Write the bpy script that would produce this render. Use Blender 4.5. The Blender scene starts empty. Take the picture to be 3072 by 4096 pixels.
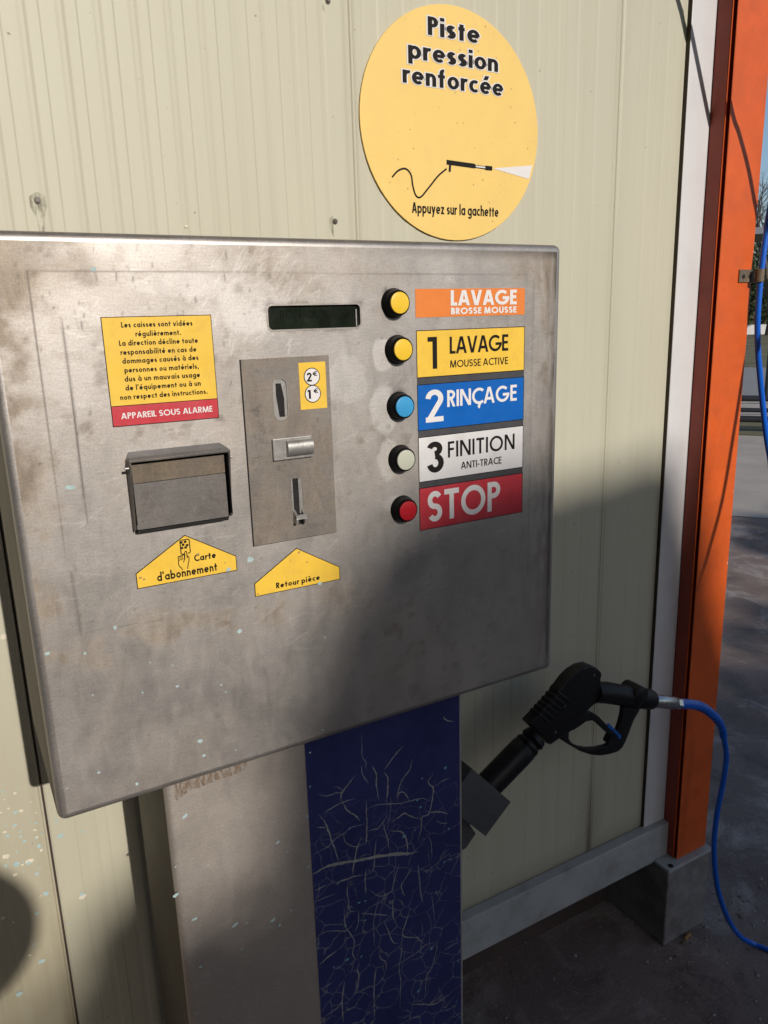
import bpy, bmesh, math, random
import numpy as np
from mathutils import Vector, Matrix
from mathutils.geometry import tessellate_polygon

random.seed(7)
rng = np.random.default_rng(7)
scene = bpy.context.scene
COL = scene.collection

# ------------------------------------------------------------------ camera
CAM_Z = 1.45
F_PX, PW, PH = 3077.498, 3072.0, 4096.0
YAW, PITCH, ROLL = -0.512901311, 0.243455551, -0.030348068


def _rot():
    cy, sy = math.cos(YAW), math.sin(YAW)
    cp, sp = math.cos(PITCH), math.sin(PITCH)
    cr, sr = math.cos(ROLL), math.sin(ROLL)
    Ry = np.array([[cy, 0, sy], [0, 1, 0], [-sy, 0, cy]])
    Rx = np.array([[1, 0, 0], [0, cp, -sp], [0, sp, cp]])
    Rz = np.array([[cr, -sr, 0], [sr, cr, 0], [0, 0, 1]])
    return Rz @ Rx @ Ry


R_ = _rot()


def w2b(v):
    return Vector((v[0], v[2], -v[1]))


cam_d = bpy.data.cameras.new('camera')
cam = bpy.data.objects.new('camera', cam_d)
COL.objects.link(cam)
cx, cy_, cz = w2b(R_[0]), -w2b(R_[1]), -w2b(R_[2])
M = Matrix((cx, cy_, cz)).transposed().to_4x4()
M.translation = Vector((0, 0, CAM_Z))
cam.matrix_world = M
cam_d.sensor_fit = 'VERTICAL'
cam_d.sensor_height = 48.0
cam_d.sensor_width = 36.0
cam_d.lens = F_PX / PH * 48.0
cam_d.clip_start = 0.02
cam_d.clip_end = 2000
scene.camera = cam

# ------------------------------------------------------------------ light
SUN = Vector((-0.04, 1.0, -0.435))         # the way the sunlight travels
EL = math.atan2(0.435, math.hypot(1.0, 0.04))
world = bpy.data.worlds.new('World')
scene.world = world
world.use_nodes = True
wn = world.node_tree.nodes
bg = wn['Background']
sky = wn.new('ShaderNodeTexSky')
sky.sky_type = 'NISHITA'
sky.sun_disc = False
sky.sun_elevation = EL
sky.sun_rotation = math.radians(180) - math.atan2(0.04, 1.0)
sky.air_density = 1.0
sky.dust_density = 1.0
sky.ozone_density = 2.5
world.node_tree.links.new(sky.outputs[0], bg.inputs[0])
bg.inputs[1].default_value = 0.11
sd = bpy.data.lights.new('sun', 'SUN')
sd.energy = 3.75
sd.angle = math.radians(0.53)
sd.color = (1.0, 0.93, 0.85)
sun = bpy.data.objects.new('sun', sd)
COL.objects.link(sun)
sun.rotation_euler = SUN.to_track_quat('-Z', 'Y').to_euler()
sun.location = (0, -5, 8)
scene.view_settings.view_transform = 'Standard'
scene.view_settings.look = 'None'
scene.view_settings.exposure = 0.0
scene.view_settings.gamma = 1.0

# ------------------------------------------------------------------ measuring helpers
CROP = {'s': (0, 0, 1.0), 'c2': (300, 1150, 2.37), 'c3': (900, 1150, 2.01125), 'c4': (1450, 1080, 2.01125),
        'c5': (400, 1700, 1.659), 'gun': (1950, 2600, 2.212), 'c1': (1400, 0, 2.07375), 'hood': (500, 1750, 3.456),
        'card': (500, 2100, 3.318), 'lcd': (1040, 1190, 3.770), 'ped': (1100, 2700, 1.585), 'hold': (1700, 2700, 3.16)}


def ray(px, py):
    d = R_.T @ np.array([(px - PW / 2) / F_PX, (py - PH / 2) / F_PX, 1.0])
    return w2b(d)


def at(px, py, Y, c='s'):
    """world point seen at a photo pixel on the plane at distance Y (planes parallel to the wall)"""
    o = CROP[c]
    d = ray(o[0] + px / o[2], o[1] + py / o[2])
    t = Y / d.y
    return Vector((d.x * t, Y, CAM_Z + d.z * t))


def ground_at(px, py):
    d = ray(px, py)
    t = -CAM_Z / d.z
    return Vector((d.x * t, d.y * t, 0))


# ------------------------------------------------------------------ object helpers
ORG = {}


def thing(name, label, cat, loc=(0, 0, 0), group=None, kind=None):
    o = bpy.data.objects.new(name, None)
    o.empty_display_size = 0.05
    COL.objects.link(o)
    o.location = loc
    ORG[o.name] = Vector(loc)
    o['label'] = label
    o['category'] = cat
    if group:
        o['group'] = group
    if kind:
        o['kind'] = kind
    return o


class MB:
    """collects polygons (world coordinates) for one mesh object"""

    def __init__(self):
        self.v, self.f, self.m = [], [], []

    def add(self, vs, fs, mi=0):
        n = len(self.v)
        self.v += [tuple(p) for p in vs]
        for f in fs:
            self.f.append(tuple(n + i for i in f))
            self.m.append(mi)

    def box(self, x0, x1, y0, y1, z0, z1, mi=0, r=0.0, seg=2):
        if r > 0:
            bm = bmesh.new()
            bmesh.ops.create_cube(bm, size=1.0)
            for v in bm.verts:
                v.co = Vector(((x0 + x1) / 2 + v.co.x * (x1 - x0), (y0 + y1) / 2 + v.co.y * (y1 - y0), (z0 + z1) / 2 + v.co.z * (z1 - z0)))
            bmesh.ops.bevel(bm, geom=list(bm.edges), offset=r, segments=seg, profile=0.5, affect='EDGES')
            self.bm(bm, mi)
            return
        vs = [(x, y, z) for x in (x0, x1) for y in (y0, y1) for z in (z0, z1)]
        self.add(vs, [(0, 1, 3, 2), (4, 6, 7, 5), (0, 4, 5, 1), (2, 3, 7, 6), (0, 2, 6, 4), (1, 5, 7, 3)], mi)

    def bm(self, bm, mi=0):
        bm.verts.index_update()
        self.add([v.co.copy() for v in bm.verts], [[v.index for v in f.verts] for f in bm.faces], mi)
        bm.free()

    def prism(self, poly, y0, y1, mi=0, r=0.0, seg=2):
        """polygon of (x, z) extruded from y0 (front) to y1"""
        if r > 0:
            bm = bmesh.new()
            a = [bm.verts.new((p[0], y0, p[1])) for p in poly]
            b = [bm.verts.new((p[0], y1, p[1])) for p in poly]
            n = len(poly)
            ff = bm.faces.new(a)
            fb = bm.faces.new(b[::-1])
            for i in range(n):
                bm.faces.new((a[i], a[(i + 1) % n], b[(i + 1) % n], b[i]))
            ed = list(ff.edges) + list(fb.edges)
            bmesh.ops.recalc_face_normals(bm, faces=bm.faces)
            bmesh.ops.bevel(bm, geom=ed, offset=r, segments=seg, profile=0.5, affect='EDGES', clamp_overlap=True)
            self.bm(bm, mi)
            return
        n = len(poly)
        vs = [(p[0], y0, p[1]) for p in poly] + [(p[0], y1, p[1]) for p in poly]
        fs = [tuple(range(n)), tuple(range(2 * n - 1, n - 1, -1))] + [(i, n + i, n + (i + 1) % n, (i + 1) % n) for i in range(n)]
        self.add(vs, fs, mi)

    def sheet(self, poly, y, mi=0):
        self.add([(p[0], y, p[1]) for p in poly], [tuple(range(len(poly)))], mi)

    def holed(self, outer, holes, y, mi=0, depth=0.0, mi_wall=None, back=True):
        loops = [[Vector((p[0], p[1], 0)) for p in outer]] + [[Vector((p[0], p[1], 0)) for p in h] for h in holes]
        tri = tessellate_polygon(loops)
        pts = [p for l in loops for p in l]
        self.add([(p.x, y, p.y) for p in pts], tri, mi)
        if depth:
            mw = mi if mi_wall is None else mi_wall
            for h in holes:
                n = len(h)
                vs = [(p[0], y, p[1]) for p in h] + [(p[0], y + depth, p[1]) for p in h]
                fs = [(i, (i + 1) % n, n + (i + 1) % n, n + i) for i in range(n)]
                self.add(vs, fs, mw)

    def tube(self, path, rad, seg=12, mi=0, caps=True, flat=None):
        """round tube along a path; rad a number or one per point"""
        P = [Vector(p) for p in path]
        n = len(P)
        rs = [rad] * n if isinstance(rad, (int, float)) else list(rad)
        t0 = (P[1] - P[0]).normalized()
        up = Vector((0, 1, 0)) if abs(t0.y) < 0.9 else Vector((1, 0, 0))
        nrm = (up - t0 * up.dot(t0)).normalized()
        rings = []
        for i in range(n):
            t = (P[min(i + 1, n - 1)] - P[max(i - 1, 0)])
            t = t.normalized() if t.length > 1e-9 else t0
            nrm = (nrm - t * nrm.dot(t))
            nrm = nrm.normalized() if nrm.length > 1e-6 else t.orthogonal().normalized()
            b = t.cross(nrm)
            fl = flat or 1.0
            rings.append([P[i] + (nrm * math.cos(a) * fl + b * math.sin(a)) * rs[i] for a in [2 * math.pi * k / seg for k in range(seg)]])
        vs = [p for r in rings for p in r]
        fs = []
        for i in range(n - 1):
            for k in range(seg):
                k2 = (k + 1) % seg
                fs.append((i * seg + k, i * seg + k2, (i + 1) * seg + k2, (i + 1) * seg + k))
        if caps:
            fs.append(tuple(range(seg - 1, -1, -1)))
            fs.append(tuple((n - 1) * seg + k for k in range(seg)))
        self.add(vs, fs, mi)

    def build(self, name, mats, parent=None, smooth=None, label=None, kind=None, recalc=True):
        me = bpy.data.meshes.new(name)
        org = ORG[parent.name] if parent else Vector((0, 0, 0))
        me.from_pydata([(a - org.x, b - org.y, c - org.z) for a, b, c in self.v], [], self.f)
        if not isinstance(mats, (list, tuple)):
            mats = [mats]
        for m_ in mats:
            me.materials.append(m_)
        me.polygons.foreach_set('material_index', self.m)
        if recalc:
            bm = bmesh.new()
            bm.from_mesh(me)
            bmesh.ops.recalc_face_normals(bm, faces=bm.faces)
            bm.to_mesh(me)
            bm.free()
        if smooth:
            me.polygons.foreach_set('use_smooth', [True] * len(me.polygons))
            me.set_sharp_from_angle(angle=math.radians(smooth))
        me.update()
        o = bpy.data.objects.new(name, me)
        COL.objects.link(o)
        if parent:
            o.parent = parent
            ORG[o.name] = org
        else:
            ORG[o.name] = Vector((0, 0, 0))
        if label:
            o['label'] = label
        if kind:
            o['kind'] = kind
        return o


def tag(o, label, cat, group=None, kind=None):
    o['label'] = label
    o['category'] = cat
    if group:
        o['group'] = group
    if kind:
        o['kind'] = kind
    return o


def arc(cx, cy, rx, ry, a0, a1, n=14):
    return [(cx + rx * math.cos(math.radians(a0 + (a1 - a0) * i / n)), cy + ry * math.sin(math.radians(a0 + (a1 - a0) * i / n))) for i in range(n + 1)]


def rrect(x0, x1, z0, z1, r, n=5):
    return (arc(x1 - r, z1 - r, r, r, 0, 90, n) + arc(x0 + r, z1 - r, r, r, 90, 180, n)
            + arc(x0 + r, z0 + r, r, r, 180, 270, n) + arc(x1 - r, z0 + r, r, r, 270, 360, n))


def circle(cx, cz, r, n=40):
    return arc(cx, cz, r, r, 0, 360 - 360.0 / n, n - 1)


def spline(pts, n=10):
    """Catmull-Rom through points of any dimension"""
    P = [Vector(p) for p in pts]
    P = [P[0] * 2 - P[1]] + P + [P[-1] * 2 - P[-2]]
    out = []
    for i in range(1, len(P) - 2):
        for k in range(n):
            t = k / n
            a, b, c, d = P[i - 1], P[i], P[i + 1], P[i + 2]
            out.append(0.5 * ((b * 2) + (c - a) * t + (a * 2 - b * 5 + c * 4 - d) * t * t + (b * 3 - a - c * 3 + d) * t * t * t))
    out.append(P[-2])
    return out


# ------------------------------------------------------------------ materials
def new_mat(name):
    m = bpy.data.materials.new(name)
    m.use_nodes = True
    nt = m.node_tree
    return m, nt, nt.nodes['Principled BSDF']


class N:
    """small node-building helper"""

    def __init__(self, nt):
        self.nt = nt

    def new(self, t, **kw):
        n = self.nt.nodes.new(t)
        for k, v in kw.items():
            setattr(n, k, v)
        return n

    def link(self, a, b):
        self.nt.links.new(a, b)

    def inp(self, sock, v):
        if isinstance(v, bpy.types.NodeSocket):
            self.link(v, sock)
        elif v is not None:
            sock.default_value = v

    def math(self, op, a, b=None, c=None, clamp=False):
        n = self.new('ShaderNodeMath', operation=op, use_clamp=clamp)
        for i, v in enumerate((a, b, c)):
            if v is not None:
                self.inp(n.inputs[i], v)
        return n.outputs[0]

    def mix(self, fac, a, b, mode='MIX'):
        n = self.new('ShaderNodeMix', data_type='RGBA', blend_type=mode)
        self.inp(n.inputs[0], fac)
        for i, v in ((6, a), (7, b)):
            if isinstance(v, tuple):
                v = (*v[:3], 1.0)
            self.inp(n.inputs[i], v)
        return n.outputs[2]

    def coords(self, scale=(1, 1, 1), rot=(0, 0, 0)):
        t = self.new('ShaderNodeTexCoord')
        mp = self.new('ShaderNodeMapping')
        mp.inputs['Scale'].default_value = scale
        mp.inputs['Rotation'].default_value = rot
        self.link(t.outputs['Object'], mp.inputs[0])
        return mp.outputs[0]

    def noise(self, scale, detail=4, rough=0.55, vec=None, dist=0.0):
        n = self.new('ShaderNodeTexNoise')
        n.inputs['Scale'].default_value = scale
        n.inputs['Detail'].default_value = detail
        n.inputs['Roughness'].default_value = rough
        n.inputs['Distortion'].default_value = dist
        self.link(vec if vec is not None else self.coords(), n.inputs['Vector'])
        return n.outputs[0]

    def ramp(self, fac, lo, hi, a=0.0, b=1.0):
        n = self.new('ShaderNodeMapRange')
        n.clamp = True
        self.inp(n.inputs[0], fac)
        n.inputs[1].default_value = lo
        n.inputs[2].default_value = hi
        n.inputs[3].default_value = a
        n.inputs[4].default_value = b
        return n.outputs[0]

    def attr(self, name):
        n = self.new('ShaderNodeAttribute', attribute_name=name)
        s = self.new('ShaderNodeSeparateColor')
        self.link(n.outputs['Color'], s.inputs[0])
        return s.outputs

    def bump(self, h, strength=0.2, dist=0.001):
        n = self.new('ShaderNodeBump')
        n.inputs['Strength'].default_value = strength
        n.inputs['Distance'].default_value = dist
        self.link(h, n.inputs['Height'])
        return n.outputs[0]


def simple(name, col, rough=0.5, metal=0.0, var=0.15, vscale=30.0, dirt=0.0, dirt_col=(0.10, 0.08, 0.06), dscale=12.0, bump=0.0, bscale=200.0, spec=None, stretch=None):
    m, nt, p = new_mat(name)
    n = N(nt)
    vec = n.coords(stretch) if stretch else n.coords()
    nz = n.noise(vscale, 4, 0.6, vec)
    c = n.mix(n.ramp(nz, 0.3, 0.7), tuple(x * (1 - var) for x in col), tuple(min(1, x * (1 + var)) for x in col))
    if dirt > 0:
        d = n.noise(dscale, 6, 0.65)
        c = n.mix(n.math('MULTIPLY', n.ramp(d, 0.48, 0.75), dirt), c, dirt_col)
    n.link(c, p.inputs['Base Color'])
    p.inputs['Metallic'].default_value = metal
    r2 = n.noise(vscale * 2.3, 3, 0.6)
    n.link(n.ramp(r2, 0.25, 0.75, max(0.03, rough - 0.08), min(1, rough + 0.08)), p.inputs['Roughness'])
    if spec is not None:
        p.inputs['Specular IOR Level'].default_value = spec
    if bump > 0:
        n.link(n.bump(n.noise(bscale, 4, 0.6), bump, 0.002), p.inputs['Normal'])
    return m


def steel_mat(name, base=(0.505, 0.475, 0.448), rough=0.46, metal=0.92, soil_all=0.0, use_attr=True, soil_cols=((0.22, 0.175, 0.13), (0.38, 0.315, 0.245))):
    m, nt, p = new_mat(name)
    n = N(nt)
    cloud = n.noise(9.0, 6, 0.62, dist=0.4)
    swirl = n.noise(55.0, 5, 0.7, n.coords((1, 1, 0.35), (0, 0.5, 0)), dist=0.8)
    fine = n.noise(900.0, 2, 0.6, n.coords((1, 1, 0.12), (0, 0.9, 0)))
    fine2 = n.noise(700.0, 2, 0.6, n.coords((0.1, 1, 1.0), (0, 0.25, 0)))
    c = n.mix(n.ramp(cloud, 0.34, 0.66), tuple(x * 0.90 for x in base), tuple(x * 1.06 for x in base))
    soil_c = n.mix(n.ramp(swirl, 0.35, 0.65), soil_cols[0], soil_cols[1])
    metal_s = metal
    rgh = n.math('ADD', n.ramp(cloud, 0.3, 0.7, rough - 0.04, rough + 0.06), n.ramp(swirl, 0.3, 0.7, -0.04, 0.04))
    if use_attr:
        a = n.attr('wear_shade')
        soil, grime_shade, clean_shine = a[0], a[1], a[2]
    else:
        soil = n.math('MULTIPLY', n.ramp(n.noise(16.0, 6, 0.7), 0.40, 0.72), soil_all)
        grime_shade = n.math('MULTIPLY', n.ramp(n.noise(40.0, 6, 0.75), 0.56, 0.75), soil_all)
        clean_shine = None
    speck = n.ramp(n.noise(170.0, 3, 0.7), 0.66, 0.74)
    grain = n.noise(520.0, 3, 0.75)
    c = n.mix(soil, c, soil_c)
    if clean_shine is not None:
        c = n.mix(n.math('MULTIPLY', clean_shine, 0.75), c, (0.66, 0.635, 0.61))
        rgh = n.math('ADD', rgh, n.math('MULTIPLY', clean_shine, 0.04))
    rgh = n.math('ADD', rgh, n.math('MULTIPLY', soil, 0.18))
    c = n.mix(grime_shade, c, (0.055, 0.042, 0.032))
    c = n.mix(n.math('MULTIPLY', speck, 0.35), c, (0.12, 0.09, 0.07))
    sheen = n.math('ADD', n.math('MULTIPLY', fine, 0.25), n.math('MULTIPLY', fine2, 0.75))
    c = n.mix(1.0, c, n.mix(n.ramp(sheen, 0.38, 0.62), (0.94, 0.94, 0.94), (1.05, 1.05, 1.05)), 'MULTIPLY')
    c = n.mix(1.0, c, n.mix(n.ramp(grain, 0.35, 0.65), (0.86, 0.86, 0.87), (1.10, 1.10, 1.09)), 'MULTIPLY')
    n.link(c, p.inputs['Base Color'])
    mt = n.math('SUBTRACT', metal_s, n.math('MULTIPLY', soil, 0.45))
    mt = n.math('SUBTRACT', mt, n.math('MULTIPLY', grime_shade, 0.5), clamp=True)
    n.link(mt, p.inputs['Metallic'])
    n.link(n.math('MAXIMUM', rgh, 0.2), p.inputs['Roughness'])
    n.link(n.bump(n.math('ADD', sheen, n.math('MULTIPLY', grain, 0.8)), 0.10, 0.0005), p.inputs['Normal'])
    return m


M_ = {}
M_['steel'] = steel_mat('brushed_steel')
M_['hood_steel'] = steel_mat('dark_hood_steel', (0.085, 0.08, 0.075), 0.45, 0.6, 0.4, use_attr=False)  # dark base colour holds the shade on the hood cheeks
M_['trim_shade'] = simple('dark_trim_shade', (0.045, 0.032, 0.02), 0.7)  # shade of the trim's left side put into a dark brown
M_['flap_steel'] = steel_mat('worn_flap_steel', (0.17, 0.16, 0.15), 0.5, 0.6, 0.9, use_attr=False, soil_cols=((0.09, 0.08, 0.07), (0.20, 0.175, 0.15)))
M_['steel_plain'] = steel_mat('plain_steel', (0.42, 0.39, 0.36), 0.42, 0.8, 0.35, use_attr=False)
M_['steel_dirty'] = steel_mat('dirty_steel', (0.26, 0.235, 0.21), 0.47, 0.7, 1.0, use_attr=False, soil_cols=((0.15, 0.115, 0.085), (0.27, 0.22, 0.165)))
M_['steel_dark'] = steel_mat('dark_steel', (0.19, 0.195, 0.205), 0.42, 0.8, 0.3, use_attr=False, soil_cols=((0.09, 0.085, 0.08), (0.16, 0.15, 0.14)))
M_['rusty'] = steel_mat('rusty_steel', (0.155, 0.128, 0.10), 0.55, 0.45, 1.3, use_attr=False, soil_cols=((0.08, 0.05, 0.03), (0.22, 0.165, 0.10)))
M_['cast'] = simple('cast_metal', (0.42, 0.41, 0.39), 0.42, 0.7, 0.2, 60, 0.6, (0.10, 0.09, 0.08), 60, 0.1, 300)
M_['chrome'] = simple('zinc_plated', (0.55, 0.55, 0.56), 0.28, 0.95, 0.15, 60, 0.4, (0.2, 0.17, 0.13), 50)
M_['yellow'] = simple('yellow_vinyl', (0.80, 0.515, 0.06), 0.38, 0, 0.04, 25, 0.30, (0.46, 0.27, 0.07), 45)
M_['yellow_sign'] = simple('yellow_sign_face', (0.80, 0.555, 0.165), 0.42, 0, 0.03, 6, 0.22, (0.58, 0.40, 0.15), 9)
M_['sign_dirt'] = simple('brown_fly_specks', (0.40, 0.27, 0.11), 0.7, 0, 0.3, 80)
M_['red'] = simple('red_vinyl', (0.50, 0.035, 0.05), 0.4, 0, 0.10, 40, 0.25, (0.55, 0.16, 0.17), 25)
M_['orange_v'] = simple('orange_vinyl', (0.72, 0.205, 0.035), 0.42, 0, 0.05, 40, 0.15, (0.5, 0.2, 0.1), 30)
M_['blue_v'] = simple('blue_vinyl', (0.0, 0.105, 0.43), 0.36, 0, 0.06, 40, 0.12, (0.04, 0.16, 0.45), 30)
M_['white_v'] = simple('white_vinyl', (0.66, 0.65, 0.65), 0.4, 0, 0.04, 40, 0.35, (0.40, 0.37, 0.35), 22)
M_['film'] = simple('dark_grey_film', (0.055, 0.055, 0.06), 0.4, 0, 0.15, 40, 0.3, (0.10, 0.10, 0.10), 30)
M_['ink'] = simple('black_ink', (0.012, 0.010, 0.009), 0.55, 0, 0.2, 60, spec=0.15)
M_['white_ink'] = simple('white_ink', (0.72, 0.70, 0.69), 0.45, 0, 0.05, 60, 0.2, (0.45, 0.42, 0.4), 60)
M_['plastic'] = simple('black_plastic', (0.004, 0.004, 0.0045), 0.4, 0, 0.2, 80, spec=0.12)
M_['rubber'] = simple('black_rubber', (0.010, 0.010, 0.011), 0.42, 0, 0.25, 90, 0.2, (0.035, 0.032, 0.03), 40, 0.12, 260, spec=0.25)
M_['void'] = simple('black_hollow', (0.006, 0.005, 0.005), 0.8, 0, 0.1, 40)
M_['cap_y'] = simple('yellow_cap', (0.80, 0.52, 0.04), 0.32, 0, 0.04, 60, 0.1, (0.5, 0.32, 0.08), 60)
M_['cap_b'] = simple('blue_cap', (0.045, 0.30, 0.58), 0.32, 0, 0.04, 60)
M_['cap_w'] = simple('grey_white_cap', (0.48, 0.49, 0.40), 0.32, 0, 0.04, 60, 0.2, (0.35, 0.34, 0.28), 60)
M_['cap_r'] = simple('red_cap', (0.42, 0.012, 0.02), 0.3, 0, 0.06, 60)
M_['lcd'] = simple('lcd_glass', (0.010, 0.014, 0.009), 0.2, 0, 0.5, 30, 0.3, (0.05, 0.045, 0.045), 40, spec=0.3)
M_['lcd_ink'] = simple('lcd_segments', (0.006, 0.009, 0.006), 0.25, spec=0.3)
M_['splat'] = simple('pale_blue_paint_spots', (0.37, 0.49, 0.49), 0.6, 0, 0.15, 120)
M_['splat_w'] = simple('off_white_spots', (0.66, 0.60, 0.48), 0.6, 0, 0.12, 120)
M_['trim'] = simple('white_coated_trim', (0.60, 0.595, 0.60), 0.42, 0, 0.03, 8, 0.22, (0.36, 0.34, 0.31), 9, stretch=(1, 1, 0.25))
M_['rail'] = simple('grey_coated_rail', (0.38, 0.395, 0.39), 0.5, 0, 0.08, 10, 0.5, (0.13, 0.115, 0.09), 14)
M_['orange'] = simple('orange_paint', (0.59, 0.094, 0.011), 0.45, 0, 0.09, 18, 0.5, (0.38, 0.07, 0.02), 22, 0.10, 90)
M_['dark_red'] = simple('dark_red_shade', (0.30, 0.042, 0.017), 0.5, 0, 0.12, 14, 0.4, (0.10, 0.02, 0.012), 20)  # column's orange side in shade, painted as dark red
M_['orange_worn'] = simple('chipped_orange_primer', (0.62, 0.40, 0.30), 0.6, 0, 0.1, 60)
M_['hose'] = simple('blue_hose', (0.006, 0.11, 0.58), 0.3, 0, 0.03, 4)
M_['concrete'] = simple('concrete', (0.22, 0.205, 0.195), 0.9, 0, 0.22, 22, 0.75, (0.085, 0.07, 0.062), 13, 0.9, 130)
M_['dark_footing'] = simple('dark_footing', (0.065, 0.045, 0.04), 0.9, 0, 0.25, 14, 0.4, (0.03, 0.025, 0.02), 9, 0.5, 90)
M_['crack'] = simple('crack_grey', (0.31, 0.31, 0.29), 0.7, 0, 0.2, 90)
M_['bark'] = simple('bark', (0.10, 0.075, 0.055), 0.9, 0, 0.3, 20, bump=0.6, bscale=30)
M_['twig'] = simple('twigs', (0.09, 0.075, 0.07), 0.9, 0, 0.2, 20)
M_['leaf'] = simple('dark_leaves', (0.035, 0.05, 0.022), 0.6, 0, 0.5, 3)
M_['leaf2'] = simple('green_leaves', (0.06, 0.085, 0.03), 0.6, 0, 0.4, 3)
M_['black_metal'] = simple('black_painted_steel', (0.02, 0.02, 0.022), 0.4, 0, 0.2, 12)
M_['light_metal'] = simple('galvanised_steel', (0.42, 0.42, 0.42), 0.45, 0.6, 0.15, 12)
M_['white_wall'] = simple('white_render', (0.74, 0.72, 0.70), 0.85, 0, 0.06, 2)
M_['grass'] = simple('dry_grass', (0.12, 0.105, 0.05), 0.95, 0, 0.4, 1.2, 0.5, (0.05, 0.06, 0.02), 0.7)
M_['road'] = simple('grey_road', (0.22, 0.215, 0.21), 0.85, 0, 0.08, 2.0)
M_['roof'] = simple('grey_roof_sheet', (0.20, 0.21, 0.235), 0.6, 0, 0.08, 2)
M_['butt'] = simple('cigarette_filter', (0.36, 0.19, 0.07), 0.8, 0, 0.2, 200)
M_['blocker_grey'] = simple('grey_blocker', (0.3, 0.3, 0.3), 0.5, 0.5)


def panel_mat():
    m, nt, p = new_mat('beige_clad_panel')
    n = N(nt)
    a = n.attr('wear_shade')
    big = n.noise(2.2, 5, 0.6, n.coords((1.5, 1, 0.5)))
    str_ = n.noise(34.0, 4, 0.65, n.coords((1, 1, 0.05)))
    c = n.mix(n.ramp(big, 0.3, 0.7), (0.468, 0.453, 0.352), (0.505, 0.483, 0.375))
    c = n.mix(n.ramp(str_, 0.45, 0.8, 0, 0.28), c, (0.40, 0.37, 0.27))
    c = n.mix(n.math('MULTIPLY', a[0], 0.55), c, (0.30, 0.275, 0.20))
    c = n.mix(n.math('MULTIPLY', a[2], n.ramp(str_, 0.25, 0.6, .55, 1.0)), c, (0.30, 0.25, 0.155))
    c = n.mix(a[1], c, (0.12, 0.085, 0.05))
    sp = n.ramp(n.noise(95.0, 2, 0.5), 0.735, 0.77)
    c = n.mix(n.math('MULTIPLY', sp, 0.75), c, (0.16, 0.13, 0.09))
    n.link(c, p.inputs['Base Color'])
    n.link(n.ramp(big, 0.2, 0.8, 0.46, 0.58), p.inputs['Roughness'])
    return m


def film_mat():
    m, nt, p = new_mat('cracked_blue_film')
    n = N(nt)
    cl = n.noise(10, 5, 0.6)
    c = n.mix(n.ramp(cl, 0.3, 0.7), (0.020, 0.025, 0.105), (0.033, 0.040, 0.15))
    w = n.coords()
    dn = n.new('ShaderNodeTexNoise')
    dn.inputs['Scale'].default_value = 16
    dn.inputs['Detail'].default_value = 4
    n.link(w, dn.inputs['Vector'])
    mx = n.new('ShaderNodeMix', data_type='VECTOR')
    mx.inputs[0].default_value = 0.05
    n.link(w, mx.inputs[4])
    n.link(dn.outputs[1], mx.inputs[5])
    v = n.new('ShaderNodeTexVoronoi', feature='DISTANCE_TO_EDGE')
    v.inputs['Scale'].default_value = 36
    n.link(mx.outputs[1], v.inputs['Vector'])
    line = n.ramp(v.outputs['Distance'], 0.006, 0.028, 1, 0)
    mask = n.ramp(n.noise(20, 4, 0.6), 0.38, 0.52)
    zz = n.new('ShaderNodeSeparateXYZ')
    n.link(w, zz.inputs[0])
    low = n.ramp(zz.outputs[2], 0.86, 0.70)
    k = n.math('MULTIPLY', n.math('MULTIPLY', line, mask), n.math('MULTIPLY', low, 0.6))
    c = n.mix(k, c, (0.27, 0.275, 0.28))
    haze = n.math('MULTIPLY', n.ramp(n.noise(45, 5, 0.75), 0.5, 0.8), 0.16)
    c = n.mix(haze, c, (0.10, 0.12, 0.24))
    n.link(c, p.inputs['Base Color'])
    p.inputs['Roughness'].default_value = 0.42
    p.inputs['Specular IOR Level'].default_value = 0.35
    n.link(n.bump(line, 0.3, 0.0008), p.inputs['Normal'])
    return m


def asphalt_mat():
    m, nt, p = new_mat('asphalt')
    n = N(nt)
    big = n.noise(1.6, 6, 0.65)
    mid = n.noise(4.5, 9, 0.68, dist=0.5)
    fine = n.noise(160.0, 3, 0.7)
    c = n.mix(n.ramp(big, 0.35, 0.65), (0.19, 0.125, 0.10), (0.29, 0.205, 0.172))
    c = n.mix(n.ramp(mid, 0.50, 0.62, 0, .9), c, (0.45, 0.38, 0.33))
    c = n.mix(n.ramp(mid, 0.44, 0.30, 0, 0.85), c, (0.07, 0.043, 0.034))
    c = n.mix(n.ramp(fine, 0.35, 0.65, 0.0, 0.75), c, n.mix(n.ramp(fine, 0.5, 0.7), (0.05, 0.042, 0.036), (0.30, 0.27, 0.25)))
    v = n.new('ShaderNodeTexVoronoi', feature='DISTANCE_TO_EDGE')
    v.inputs['Scale'].default_value = 0.8
    n.link(n.coords(), v.inputs['Vector'])
    n.link(c, p.inputs['Base Color'])
    p.inputs['Roughness'].default_value = 0.9
    hh = n.math('ADD', n.math('MULTIPLY', fine, 0.6), mid)
    n.link(n.bump(hh, 0.7, 0.006), p.inputs['Normal'])
    return m


def stain_mat(name='screw_run_stain', col=(0.14, 0.115, 0.065, 1), sc=140, lo=.40, hi=.75):
    m, nt, p = new_mat(name)
    n = N(nt)
    p.inputs['Base Color'].default_value = col
    p.inputs['Roughness'].default_value = 0.7
    n.link(n.ramp(n.noise(sc, 5, 0.7, n.coords((1, 1, .35))), lo, hi, 0.0, 0.7), p.inputs['Alpha'])
    return m


M_['stain'] = stain_mat()
M_['panel'] = panel_mat()
M_['film_blue'] = film_mat()
M_['asphalt'] = asphalt_mat()


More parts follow.
